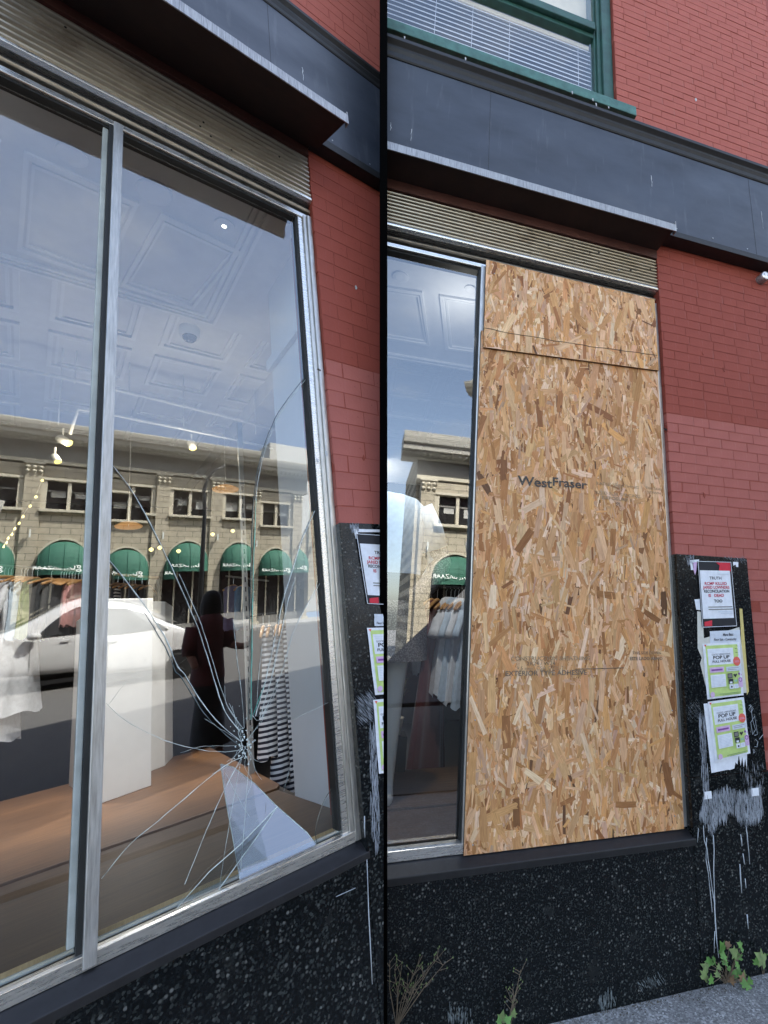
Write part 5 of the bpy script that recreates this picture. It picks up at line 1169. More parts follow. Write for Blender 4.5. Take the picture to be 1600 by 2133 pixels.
        if text:
            yv = cy - dd - .05
            tb = text_mb('gbi', .24 * w, (mid - w * .34 + (w * .02), yv + .06, zb_ + .05), (1, 0, 0), (0, .35, .94)); build(tb, 'awning_lettering', 'letter_white', aw)
            tb = text_mb('| BAZAAR', .13 * w, (mid - w * .34 + w * .30, yv + .06, zb_ + .06), (1, 0, 0), (0, .35, .94)); build(tb, 'awning_lettering', 'letter_white', aw)
    # entablature
    build(MB().box(x0, x1, cy + .0, cy + .6, zF + .081, zF + .22), 'architrave', 'stone_trim', T, bevel=.01)
    build(MB().box(x0 + .01, x1 - .01, cy + .1, cy + .6, zF + .2205, zC - .001), 'frieze', 'frieze_grey', T)
    h = zT - zC
    build(MB().profile_x([(cy + .5, zC), (cy - .18, zC + .0), (cy - .22, zC + h * .14), (cy - .60, zC + h * .20), (cy - .62, zC + h * .42), (cy - .72, zC + h * .5), (cy - .78, zC + h * .78), (cy - .80, zT), (cy + .5, zT)], x0 - over[0], x1 + over[1]), 'cornice', 'cornice_grey', T, bevel=.01)
    k = 0
    nd_ = int((x1 - x0 + over[0] + over[1] - .2) / .22)
    for i in range(nd_): build(MB().box(x0 - over[0] + .1 + i * .22, x0 - over[0] + .1 + i * .22 + .11, cy - .50, cy - .23, zC + h * .06, zC + h * .19), 'dentil', 'cornice_grey', T)
    build(MB().box(x0 - over[0] * .5, x1 + over[1] * .5, cy - .1, cy + 1.2, zT + .001, zT + .22), 'parapet', 'cornice_grey', T, bevel=.02)
    return T, Z
fx = lambda px, py: FS.pt(px, py, CB)[0]
p62, p215, p345, p453 = fx(62, 1045), fx(213, 1050), fx(345, 1060), fx(453, 1072)
pitch = (p62 - p453) / 3.0
piers = [p62 + pitch * .98 - pitch * i for i in range(7)]
ZGS = FS.pt(385, 1400, 13.0)[2]
ROWS = dict(ctop=893, cbot=925, frieze=972, wtop=997, wbot=1062, arch=1124, awn=1185)
B1, ZZ = arcade(FS, CB, piers, 130, ROWS, 'pale stone arcade with green domed awnings reflected in the cracked window', ZGS, ends=(.55, .3), seed=3)
# street, kerb, far pavement
build(MB().box(-20, .9, 4.7, CB - 2.2, ZGS - .05, ZGS), 'road', 'asphalt', fr=FS, kind='structure')
build(MB().box(-20, 1.6, CB - 2.195, CB + .6, ZGS - .05, ZGS + .12), 'far_pavement', 'kerb_stone', fr=FS, kind='structure')
build(MB().box(piers[-1] - 6.5, piers[-1] - 1.2, CB + 8, CB + 12, ZGS, FS.pt(650, 925, CB + 8)[2]), 'tower_block', 'tower_pale', fr=FS, label='plain pale tower block behind the stone arcade', cat='building', bevel=.02)
# street lamp
def lamp_post():
    y = 19.5; P = [FS.pt(a, b_, y) for a, b_ in ((427, 1290), (427, 1150), (426, 1060), (429, 1025), (437, 1000), (452, 982), (474, 972))]
    q = [(P[1][0], y, ZGS + .12)] + [(P[1][0], y, P[1][2]), (P[1][0], y, P[2][2])] + [p for p in P[3:]]
    T = thing('street_lamp', FS, q[0], 'black street lamp with curved arm reflected beside the white car', 'street lamp')
    build(MB().tube(q, [.085, .07, .06, .055, .05, .045, .04], 10), 'post', 'lamp_black', T, smooth=True)
    e = q[-1]; build(MB().tube([e, (e[0] - .28, y, e[2] + .02), (e[0] - .5, y, e[2] + .02)], [.05, .09, .03], 10, flat=.4), 'lamp_head', 'lamp_black', T, smooth=True)
lamp_post()
# passer-by in the shade of the shops
def person():
    y = 6.4; top = FS.pt(446, 1231, y); x, z0 = top[0], ZGS; H = top[2] - ZGS; k = H / 1.70
    T = thing('person', FS, (x, y, z0), 'person with dark bobbed hair in a maroon top reflected beside the white car', 'person')
    def P(dx, dy, z): return (x - dx * k * .74, y + dy * k, z0 + z * k)
    V = [P(0, 0, .90), P(0, 0, 1.05), P(0, 0, 1.22), P(0, 0, 1.36), P(0, 0, 1.44), P(.0, -.01, 1.56), P(0, -.01, 1.62),
         P(-.16, 0, 1.35), P(-.22, -.02, 1.12), P(-.18, -.16, .98), P(.16, 0, 1.35), P(.23, -.03, 1.12), P(.34, -.18, 1.10), P(.42, -.24, 1.12),
         P(-.09, 0, .84), P(-.10, -.01, .48), P(-.10, .0, .08), P(-.10, -.12, .03), P(.09, 0, .84), P(.10, -.01, .48), P(.10, 0, .08), P(.10, -.12, .03)]
    E = [(0, 1), (1, 2), (2, 3), (3, 4), (4, 5), (5, 6), (3, 7), (7, 8), (8, 9), (3, 10), (10, 11), (11, 12), (12, 13), (0, 14), (14, 15), (15, 16), (16, 17), (0, 18), (18, 19), (19, 20), (20, 21)]
    R = [(.155, .11), (.135, .10), (.15, .11), (.15, .095), .05, (.085, .10), (.05, .06), .062, .045, .032, .062, .045, .036, .034, .085, .058, .04, .035, .085, .058, .04, .035]
    skinned('body', V, E, [tuple(q * k for q in r) if isinstance(r, tuple) else r * k for r in R], 'skin', T, FS)
    n = 20
    def loft(rings, name, mat):
        mb = MB(); vs = []
        for (dx, dy, z, a, b_) in rings:
            for j in range(n): th = 2 * math.pi * j / n; vs.append(P(dx + a * math.cos(th), dy + b_ * math.sin(th) + .006 * math.sin(5 * th + z * 9), z))
        mb.add(vs, [(i * n + j, i * n + (j + 1) % n, (i + 1) * n + (j + 1) % n, (i + 1) * n + j) for i in range(len(rings) - 1) for j in range(n)]); build(mb, name, mat, T, smooth=True)
    loft([(0, 0, 1.47, .07, .07), (0, 0, 1.44, .12, .10), (0, 0, 1.38, .20, .13), (0, 0, 1.25, .19, .14), (0, 0, 1.08, .17, .135), (0, 0, .92, .19, .15), (0, 0, .80, .205, .16)], 'top', 'cloth_maroon')
    for s, q in ((-1, [P(-.17, 0, 1.38), P(-.215, -.01, 1.2), P(-.225, -.02, 1.10)]), (1, [P(.17, 0, 1.38), P(.22, -.02, 1.2), P(.235, -.04, 1.10)])): build(MB().tube(q, [.085 * k, .078 * k, .07 * k], 12), 'sleeve', 'cloth_maroon', T, smooth=True)
    loft([(0, 0, .86, .185, .15), (0, 0, .6, .22, .18), (0, 0, .35, .25, .2), (0, 0, .2, .26, .21)], 'skirt', 'cloth_black')
    loft([(0, 0, 1.70, .03, .03), (0, .005, 1.69, .07, .075), (0, .01, 1.65, .108, .115), (0, .015, 1.58, .128, .125), (0, .02, 1.50, .135, .12), (0, .03, 1.44, .12, .10), (0, .03, 1.42, .08, .07)], 'hair', 'hair')
    loft([(.10, .12, 1.36, .08, .03), (.12, .14, 1.2, .10, .035), (.12, .15, 1.0, .11, .04), (.11, .15, .88, .10, .035)], 'draped_shirt', 'cloth_lavender')
    build(MB().box(*sorted((P(.40, 0, 0)[0], P(.47, 0, 0)[0])), y - .27 * k, y - .26 * k, z0 + 1.09 * k, z0 + 1.20 * k), 'phone', 'cloth_black', T, bevel=.004)
person()
# parked car
def car():
    y0 = 13.0; W = 1.9
    g = lambda px, py: (FS.pt(px, py, y0)[0], FS.pt(px, py, y0)[2])
    zg = ZGS
    up = [(-175, 1372), (-150, 1352), (-60, 1338), (8, 1322), (70, 1290), (130, 1256), (170, 1243), (212, 1238), (260, 1243), (310, 1256), (352, 1277), (392, 1294), (412, 1300), (426, 1318)]
    belt = [(-175, 1374), (-150, 1356), (-60, 1343), (8, 1334), (70, 1331), (130, 1326), (170, 1322), (212, 1316), (260, 1311), (310, 1306), (352, 1303), (392, 1301), (412, 1305), (426, 1320)]
    bot = [(-175, 1402), (-150, 1418), (-60, 1420), (8, 1418), (70, 1414), (130, 1409), (170, 1405), (212, 1401), (260, 1397), (310, 1393), (352, 1389), (392, 1383), (412, 1374), (426, 1352)]
    T = thing('parked_car', FS, (g(180, 1400)[0], y0 + W / 2, zg), 'white saloon car parked across the street, reflected in the cracked window', 'car')
    vs = []; secs = []
    for i, (u, b_, o) in enumerate(zip(up, belt, bot)):
        x, zu = g(*u); zb = g(u[0], b_[1])[1]; zo = max(g(u[0], o[1])[1], zg + .16)
        e = .10 if i in (0, len(up) - 1) else (.03 if i in (1, len(up) - 2) else 0)
        tum = .22 * max(0, min(1, (zu - zb) / .5)); zm = zo + (zb - zo) * .45; hgt = (zu - zb)
        half = [(y0 + .06 + e, zo), (y0 + .01 + e, zo + (zb - zo) * .16), (y0 - .02 + e, zm), (y0 + .01 + e, zb - .05 * (zb - zo)), (y0 + .035 + e, zb), (y0 + .035 + e + tum * .55, zb + hgt * .55), (y0 + .035 + e + tum, zb + hgt * .9), (y0 + .12 + e + tum * 1.3, zu)]
        full = half + [(2 * y0 + W - a, z) for a, z in half[::-1]]
        secs.append((x, full)); vs += [(x, a, z) for a, z in full]
    n = len(secs[0][1]); k = len(secs)
    mb = MB(); mb.add(vs, [(i * n + j, i * n + (j + 1) % n, (i + 1) * n + (j + 1) % n, (i + 1) * n + j) for i in range(k - 1) for j in range(n)] + [tuple(range(n)), tuple((k - 1) * n + j for j in range(n))])
    body = build(mb, 'body', 'car_white', T, smooth=True); body.modifiers.new('sub', 'SUBSURF').render_levels = 2
    def side(px, py, inset=0.0):       # a point on the near side, following the tumblehome
        x, z = g(px, py)
        up_i = max(0, min(k - 2, sum(1 for u in up if u[0] <= px) - 1)); t = (px - up[up_i][0]) / (up[up_i + 1][0] - up[up_i][0]); t = min(1, max(0, t))
        zb = g(px, belt[up_i][1] * (1 - t) + belt[up_i + 1][1] * t)[1]; zu = g(px, up[up_i][1] * (1 - t) + up[up_i + 1][1] * t)[1]
        f = max(0, min(1, (z - zb) / max(.05, zu - zb))); tum = .22 * max(0, min(1, (zu - zb) / .5))
        return (x, y0 + .035 + tum * f * 1.02 - .022 - inset, z)
    for q in ([(74, 1329), (98, 1306), (132, 1280), (160, 1266), (205, 1257), (208, 1313), (140, 1322)], [(214, 1312), (212, 1257), (255, 1258), (300, 1271), (318, 1301), (260, 1308)]):
        build(MB().prism([side(*p) for p in q], (0, -.004, 0)), 'side_window', 'car_glass', T)
    build(MB().prism([side(323, 1300), side(310, 1277), side(345, 1286), side(362, 1298)], (0, -.004, 0)), 'side_window', 'car_glass', T)
    # windscreen and rear window
    def across(a, b_, nm):
        (xa, za), (xb, zb) = g(*a), g(*b_); build(MB().face([(xa, y0 + .22, za), (xa, y0 + W - .22, za), (xb, y0 + W - .34, zb), (xb, y0 + .34, zb)]), nm, 'car_glass', T, recalc=False)
    across((14, 1312), (118, 1253), 'windscreen'); across((386, 1284), (312, 1250), 'rear_window')
    build(MB().grid(lambda u, v: (lambda q: (q[0], y0 + .42 + (W - .84) * v, q[1] + .012 + .02 * math.sin(math.pi * v)))(g(135 + 165 * u, [1255, 1245, 1240, 1238, 1239, 1243, 1253][min(6, int(u * 6.01))])), 6, 4), 'roof_glass', 'car_glass', T, smooth=True, recalc=False)
    wr = g(380, 1340)[1] - g(380, 1398)[1]; wr = abs(wr) / 2
    for px in (378, -72):
        x = g(px, 1370)[0]
        for yy, s in ((y0 - .03, 1), (y0 + W + .03, -1)):
            wh = build(MB().lathe((x, yy, zg + wr), [(wr * .55, .01), (wr * .9, 0), (wr, .03), (wr, .19), (wr * .8, .2)], (0, s, 0), 28), 'wheel', 'tyre', T, smooth=True)
            build(MB().lathe((x, yy, zg + wr), [(.02, .012), (wr * .66, .012), (wr * .7, .03), (wr * .6, .10)], (0, s, 0), 28), 'rim', 'rim_grey', wh)
            for a in range(5): th = a * 1.2566; build(MB().tube([(x, yy - .004 * s, zg + wr), (x + wr * .62 * math.cos(th), yy - .004 * s, zg + wr + wr * .62 * math.sin(th))], .03, 5, flat=.4), 'spoke', 'rim_grey', wh)
        build(MB().lathe((x, y0 - .026, zg + wr), [(wr * 1.02, 0), (wr * 1.14, 0), (wr * 1.14, .05), (wr * 1.02, .05)], (0, 1, 0), 28), 'wheel_arch', 'car_black', T)
    m = g(70, 1325); build(MB().lathe((m[0], y0 - .10, m[1]), [(.01, -.11), (.06, -.08), (.075, 0), (.065, .07), (.01, .1)], (1, 0, .05), 12), 'mirror', 'car_white', T, smooth=True)
    for px, py in ((137, 1335), (226, 1325)): a = side(px - 9, py, .03); b_ = side(px + 9, py - 2, .03); build(MB().tube([a, b_], .012, 6), 'door_handle', 'car_white', T)
    for q in ([(60, 1400), (62, 1345), (70, 1333)], [(210, 1396), (214, 1340), (212, 1315)], [(318, 1304), (330, 1330), (325, 1350)]): build(MB().tube([(g(*p)[0], y0 - .008, g(*p)[1]) for p in q], .006, 4), 'door_gap', 'car_black', T)
    build(MB().prism([side(400, 1306, .02), side(424, 1318, -.04), side(424, 1330, -.04), side(404, 1318, .02)], (0, -.01, 0)), 'tail_light', 'tail_red', T)
    build(MB().box(*sorted((g(60, 1400)[0], g(340, 1400)[0])), y0 + .08, y0 + W - .1, zg + .12, zg + .2), 'underside', 'car_black', T)
car()
# ---------------------------------------------------------------- corner of the same arcade facing the boarded front
CT = 17.0
tx = lambda px, py: FT.pt(px, py, CT)[0]
q0 = tx(888, 1100); q1 = q0 - (tx(888, 1100) - tx(1014, 1110))
ZT0 = FT.pt(900, 1290, CT)[2]
ROWT = dict(ctop=922, cbot=962, frieze=1006, wtop=1026, wbot=1093, arch=1154, awn=1206)
B2, _z = arcade(FT, CT, [q1 - .01, q0], 930, ROWT, 'corner of a pale stone arcade reflected beside the strand boards', 0.0, ends=(.0, .45), depth=6.0, seed=9, over=(.02, .6))
build(MB().box(-30, 12, 5.5, CT - 2.0, 0.004, 0.012), 'road', 'asphalt', fr=FT, kind='structure')
# ---------------------------------------------------------------- posters on the granite piers
for n, c in (('paper_white', (.74, .76, .80)), ('paper_cool', (.60, .64, .70)), ('paper_green', (.42, .55, .13)), ('paper_lime', (.52, .66, .22)), ('paper_pink', (.62, .42, .62)), ('paper_black', (.018, .018, .021)), ('paper_red', (.60, .03, .05)), ('paper_coral', (.72, .13, .09)), ('print_black', (.03, .03, .035)), ('print_red', (.50, .02, .05)), ('print_violet', (.22, .07, .28)), ('print_green', (.06, .16, .06)), ('paper_yellow', (.62, .50, .18)), ('paper_mint', (.25, .50, .42)), ('paper_old', (.62, .60, .53))):
    pbr(n, c, .75, var=.10, scale=30)
def poster(name, fr, q, y, mat, lab, els, th=.0012, group=None, curl=.0):
    """q: four pixel corners (top left, top right, bottom right, bottom left); elements in sheet units, t downwards"""
    C = [np.array(fr.pt(*p, y)) for p in q]
    def at_(s, t, dy=0): a = C[0] * (1 - s) + C[1] * s; b_ = C[3] * (1 - s) + C[2] * s; p = a * (1 - t) + b_ * t; return (p[0], y - dy, p[2])
    t_ = thing(name, fr, at_(.5, 1), lab, 'poster', group)
    n = 6
    def sh(u, v): p = at_(u, v); return (p[0] + .0006 * math.sin(9 * v + u), p[1] - .0012 * (abs(u - .5) * 2) ** 3 * (1 + math.sin(7 * v)) - .0004, p[2])
    build(MB().grid(sh, n, 8), 'sheet', mat, t_, clip=True, recalc=False)
    H = np.linalg.norm(C[3] - C[0]); W_ = np.linalg.norm(C[1] - C[0])
    for k, e in enumerate(els):
        d = .0030 + .00035 * k
        if e[0] == 'r':
            _, s0, t0, s1, t1, m = e; build(MB().face([at_(s0, t0, d), at_(s1, t0, d), at_(s1, t1, d), at_(s0, t1, d)]), 'print', m, t_, clip=True, recalc=False)
        elif e[0] == 'c':
            _, s, t, r, m = e; o = np.array(at_(s, t, d)); nn = 20; build(MB().face([tuple(o + np.array([math.cos(2 * math.pi * i / nn) * r * W_ * (1 + .06 * (i % 2)), 0, math.sin(2 * math.pi * i / nn) * r * W_ * (1 + .06 * (i % 2))])) for i in range(nn)]), 'print', m, t_, clip=True, recalc=False)
        elif e[0] == 'p':
            build(MB().face([at_(s, t, d) for s, t in e[1]]), 'print', e[2], t_, clip=True, recalc=False)
        else:
            _, s, t, sz, txt, m, st, al, wt = e
            o = np.array(at_(s, t, d)); xd = np.array(at_(1, t, d)) - np.array(at_(0, t, d)); xd /= np.linalg.norm(xd); zd = np.array(at_(s, 0, d)) - np.array(at_(s, 1, d)); zd /= np.linalg.norm(zd)
            build(text_mb(txt, sz * H, o, xd, zd, st, al, weight=wt * H), 'print', m, t_, clip=True)
    return t_
def truth(fr, q, lab):
    # inner sheet occupies s .05-.955, t .14-.87 of the black backing
    I = lambda s, t: (.05 + .905 * s, .14 + .735 * t)
    els = [('p', [(.55, .01), (.99, .01), (.99, .15), (.62, .15), (.66, .06)], 'paper_red'), ('r', *I(0, 0), *I(1, 1), 'paper_white'), ('p', [(.08, .92), (.30, .90), (.29, .985), (.07, .985)], 'paper_red')]
    def tx(s, t, sz, w, m, al='CENTER', st=1.12, wt=.0016): els.append(('t', *I(s, t), sz, w, m, st, al, wt))
    tx(.5, .19, .062, 'TRUTH', 'print_black'); tx(.49, .305, .062, 'RCMP KILLED', 'print_red'); tx(.5, .385, .062, 'JARED LOWNDES', 'print_red', st=1.0); tx(.5, .465, .060, 'RECONCILIATION', 'print_black', st=.96); tx(.47, .555, .062, 'IS   DEAD', 'print_red'); tx(.52, .67, .062, 'TOO', 'print_black')
    for s0, s1, t, m_ in ((.18, .97, .755, 'frieze_grey'), (.18, .98, .805, 'frieze_grey'), (.48, .97, .855, 'paper_cool'), (.56, .97, .89, 'paper_cool'), (.56, .94, .065, 'paper_cool')): els.append(('r', *I(s0, t), *I(s1, t + .018), m_))
    els += [('r', .0, .0, 1.0, .007, 'paper_white'), ('r', .0, .993, 1.0, 1.0, 'paper_white'), ('r', 0, 0, .012, 1, 'paper_white'), ('r', .988, 0, 1, 1, 'paper_white')]
    return poster('poster', fr, q, -.0245, 'paper_black', lab, els)
def popup(fr, q, lab, y=-.0262):
    els = [('r', .07, .04, .93, .965, 'paper_lime'), ('p', [(.03, .02), (.10, .02), (.065, .06)], 'paper_coral'), ('r', .11, .10, .80, .40, 'paper_white')]
    for k in range(2): els.append(('r', .14, .135 + .025 * k, .74, .141 + .025 * k, 'paper_cool'))
    els += [('t', .46, .225, .042, 'GOOD VIBRATIONS', 'print_black', 1.15, 'CENTER', .0), ('t', .46, .295, .085, 'POP UP', 'print_black', 1.35, 'CENTER', .0022), ('t', .46, .36, .060, 'FULL HOUSE', 'print_black', 1.25, 'CENTER', .0012), ('c', .87, .36, .095, 'paper_coral'), ('r', .81, .352, .93, .358, 'paper_pink'), ('r', .80, .372, .94, .378, 'paper_pink')]
    els += [('r', .12, .44, .50, .535, 'paper_pink'), ('r', .16, .475, .46, .505, 'print_violet'), ('r', .56, .45, .96, .535, 'paper_cool'), ('r', .60, .472, .90, .480, 'frieze_grey'), ('r', .60, .500, .84, .508, 'frieze_grey')]
    els += [('r', .12, .575, .52, .80, 'paper_white')] + [('r', .15, .60 + .024 * k, .49 - .06 * (k % 3 == 2), .608 + .024 * k, 'paper_cool') for k in range(8)]
    els += [('r', .57, .57, .70, .66, 'print_black'), ('r', .585, .585, .685, .645, 'frieze_grey'), ('r', .58, .67, .71, .76, 'print_black'), ('r', .61, .72, .68, .755, 'paper_white'), ('p', [(.72, .60), (.745, .58), (.77, .60), (.80, .58), (.825, .60), (.775, .655)], 'print_black'), ('p', [(.74, .68), (.775, .71), (.81, .68), (.81, .74), (.775, .72), (.74, .74)], 'paper_mint'), ('r', .845, .66, .96, .84, 'paper_pink'), ('c', .90, .70, .045, 'print_violet'), ('c', .90, .70, .030, 'paper_pink'), ('r', .585, .77, .70, .85, 'paper_white'), ('c', .645, .815, .022, 'print_black'), ('r', .71, .77, .83, .85, 'paper_white'), ('c', .77, .81, .035, 'paper_cool'), ('c', .87, .59, .025, 'print_violet'), ('c', .93, .61, .018, 'paper_pink')]
    els += [('p', [(.845 + .05 * math.sin(k * 2.2), .06 + .024 * k), (.905, .075 + .024 * k), (.85 + .05 * math.sin(k * 2.2) + .02, .075 + .024 * k)], 'print_green') for k in range(8)]
    els += [('c', .10, .915, .055, 'paper_pink'), ('r', .28, .917, .86, .924, 'print_green'), ('r', .36, .938, .84, .944, 'print_green')]
    return poster('poster', fr, q, y, 'paper_white', lab, els)
def jag(fr, px, y0, y1, mat, lab, cat, name, seed):
    r = random.Random(seed); P_ = [fr.pt(*p, y0) for p in px]
    o = build(MB().sheet([(p[0] + r.uniform(-.002, .002), p[2] + r.uniform(-.002, .002)) for p in P_], y1, y0), name, mat, fr=fr, clip=True, label=lab, cat=cat)
    return o
R = FRR
jag(R, [(1541, 1268), (1546, 1268), (1560, 1440), (1556, 1448), (1545, 1340)], -.0222, -.0228, 'paper_yellow', 'torn yellow paper strip beside the posters', 'paper', 'torn_paper', 1)
jag(R, [(1452, 1274), (1464, 1274), (1466, 1330), (1540, 1306), (1556, 1436), (1558, 1442), (1530, 1446), (1470, 1430), (1458, 1382), (1462, 1370), (1454, 1350)], -.0222, -.0226, 'paper_old', 'tattered layer of old paper under the upper posters', 'paper', 'torn_paper', 2)
jag(R, [(1466, 1466), (1476, 1465), (1520, 1500), (1557, 1560), (1556, 1602), (1552, 1580), (1549, 1598), (1546, 1576), (1543, 1596), (1539, 1572), (1536, 1592), (1532, 1588), (1530, 1600), (1520, 1604), (1516, 1604), (1482, 1611)], -.0222, -.0226, 'paper_white', 'torn white backing sheet under the lowest green poster', 'paper', 'torn_paper', 3)
jag(R, [(1447, 1248), (1460, 1247), (1460, 1271), (1450, 1270)], -.0222, -.0226, 'paper_white', 'small white sticker left of the black bordered poster', 'sticker', 'sticker', 4)
jag(R, [(1437, 1167), (1456, 1166), (1456, 1171), (1443, 1172), (1444, 1187), (1439, 1187)], -.0222, -.0226, 'paper_white', 'white paper corner left above the black bordered poster', 'paper', 'torn_paper', 5)
jag(R, [(1444, 1172), (1452, 1170), (1451, 1190), (1448, 1198), (1445, 1188)], -.0222, -.0228, 'paper_pink', 'small purple paper scrap at the upper poster corner', 'paper', 'torn_paper', 6)
jag(R, [(1527, 1170), (1538, 1170), (1538, 1181), (1534, 1181), (1533, 1176), (1528, 1178)], -.0222, -.0226, 'paper_white', 'white tape scrap right of the black bordered poster', 'tape', 'torn_paper', 7)
truth(R, [(1452, 1169), (1521, 1171), (1533, 1304), (1462, 1307)], 'white poster with red and black capitals on a black border, beside the boards')
poster('poster', R, [(1478, 1315), (1541, 1312), (1541, 1340), (1479, 1342)], -.0248, 'paper_cool', 'small pale notice between the black and green posters', [('t', .60, .40, .30, 'Mana Bazz', 'print_black', .8, 'CENTER', .006), ('t', .50, .75, .28, 'Floor Sale - Community', 'print_black', .8, 'CENTER', .004)])
popup(R, [(1463, 1341), (1540, 1337), (1549, 1448), (1473, 1457)], 'upper of two lime green event posters on the granite pier', -.0266)
popup(R, [(1474, 1462), (1549, 1452), (1563, 1569), (1490, 1587)], 'lower of two lime green event posters on torn white paper', -.0262)
L = FLL
truth(L, [(741, 1112), (834, 1118), (846, 1262), (764, 1258)], 'white poster with black border cut by the black divider on the cracked side')
poster('poster', L, [(779, 1279), (850, 1280), (850, 1304), (780, 1304)], -.0248, 'paper_cool', 'small pale notice cut by the black divider', [('t', .60, .45, .30, 'Mana Bazz', 'print_black', .8, 'CENTER', .006), ('t', .06, .85, .28, 'Floor Sale', 'print_black', .8, 'LEFT', .004)])
popup(L, [(764, 1308), (850, 1306), (864, 1440), (781, 1448)], 'upper green poster cut by the black divider', -.0266)
popup(L, [(777, 1458), (860, 1450), (870, 1600), (789, 1612)], 'lower green poster cut by the black divider', -.0262)
jag(L, [(737, 1102), (800, 1104), (800, 1108), (745, 1108), (747, 1122), (741, 1122)], -.0222, -.0226, 'paper_white', 'white paper corner above the poster on the cracked side', 'paper', 'torn_paper', 8)

# ---------------------------------------------------------------- paint smears, drips and scuffs on granite (thin strokes)
pbr('smear_grey', (.26, .28, .31), .7, var=.35, scale=60, stretch=(1, 1, .15)); pbr('drip_white', (.42, .45, .48), .6, var=.15); pbr('scuff', (.11, .125, .13), .8, var=.5, scale=50)
def strokes(fr, parent, region, n, w, ln, mat, name, seed, y=-.0232, slant=.0, dens=None):
    """region: pixel polygon; upright brush strokes inside it as one mass"""
    r = random.Random(seed); P_ = [(fr.pt(*p, y)[0], fr.pt(*p, y)[2]) for p in region]; x0, x1 = min(p[0] for p in P_), max(p[0] for p in P_); z0, z1 = min(p[1] for p in P_), max(p[1] for p in P_)
    def ins(x, z):
        c = False; j = len(P_) - 1
        for i in range(len(P_)):
            if (P_[i][1] > z) != (P_[j][1] > z) and x < (P_[j][0] - P_[i][0]) * (z - P_[i][1]) / (P_[j][1] - P_[i][1]) + P_[i][0]: c = not c
            j = i
        return c
    mb = MB(); k = 0; tries = 0
    while k < n and tries < n * 20:
        tries += 1; x, z = r.uniform(x0, x1), r.uniform(z0, z1)
        if not ins(x, z): continue
        l = ln * r.uniform(.4, 1.3); ww = w * r.uniform(.3, 1.2); d = slant * l + r.uniform(-.1, .1) * l; yy = y - k * .0000012
        mb.face([(x - ww * .3, yy, z + l / 2), (x + ww * .3, yy, z + l / 2 - ww), (x + ww * .5 + d * .5, yy, z), (x + d + ww * .2, yy, z - l / 2), (x + d - ww * .2, yy, z - l / 2 + ww), (x - ww * .5 + d * .5, yy, z)]); k += 1
    build(mb, name, mat, parent, clip=True, recalc=False, kind='stuff')
strokes(R, TR, [(1466, 1660), (1500, 1650), (1515, 1640), (1520, 1648), (1545, 1652), (1585, 1640), (1590, 1690), (1580, 1712), (1545, 1718), (1530, 1695), (1517, 1690), (1512, 1714), (1496, 1712), (1484, 1738), (1472, 1720), (1456, 1705), (1462, 1680)], 1300, .003, .045, 'smear_grey', 'paint_smear', 3)
strokes(R, TR, [(1456, 1490), (1468, 1490), (1474, 1580), (1478, 1660), (1466, 1660), (1460, 1580)], 160, .0026, .06, 'smear_grey', 'paint_smear', 4, slant=-.04)
strokes(R, TR, [(1540, 1600), (1590, 1590), (1592, 1650), (1550, 1655)], 70, .002, .04, 'smear_grey', 'paint_smear', 5)
strokes(R, TR, [(1428, 1470), (1455, 1458), (1460, 1495), (1430, 1500)], 90, .0022, .025, 'smear_grey', 'paint_smear', 6, slant=.8)
strokes(R, TR, [(1428, 1158), (1446, 1158), (1446, 1176), (1432, 1178)], 60, .003, .02, 'smear_grey', 'paint_smear', 12)
strokes(R, TR, [(1505, 1160), (1552, 1158), (1556, 1172), (1530, 1172)], 80, .003, .02, 'smear_grey', 'paint_smear', 13, slant=.6)
strokes(R, TR, [(1240, 2078), (1275, 2058), (1290, 2090), (1255, 2105)], 60, .004, .03, 'scuff', 'scuff_mark', 7, y=-.0192)
strokes(R, TR, [(1325, 2050), (1370, 2028), (1390, 2045), (1335, 2066)], 80, .004, .025, 'scuff', 'scuff_mark', 8, y=-.0192, slant=.5)
strokes(R, TR, [(930, 2095), (985, 2100), (985, 2133), (935, 2133)], 60, .004, .03, 'scuff', 'scuff_mark', 9, y=-.0192)
strokes(L, TL, [(740, 1458), (775, 1440), (775, 1500), (742, 1510)], 170, .0034, .05, 'smear_grey', 'paint_smear', 10, slant=.7)
strokes(L, TL, [(769, 1520), (782, 1520), (792, 1700), (790, 1780), (776, 1760)], 160, .0034, .08, 'smear_grey', 'paint_smear', 11, slant=-.05)
strokes(L, TL, [(728, 1092), (748, 1092), (748, 1104), (732, 1110)], 50, .004, .03, 'smear_grey', 'paint_smear', 14)
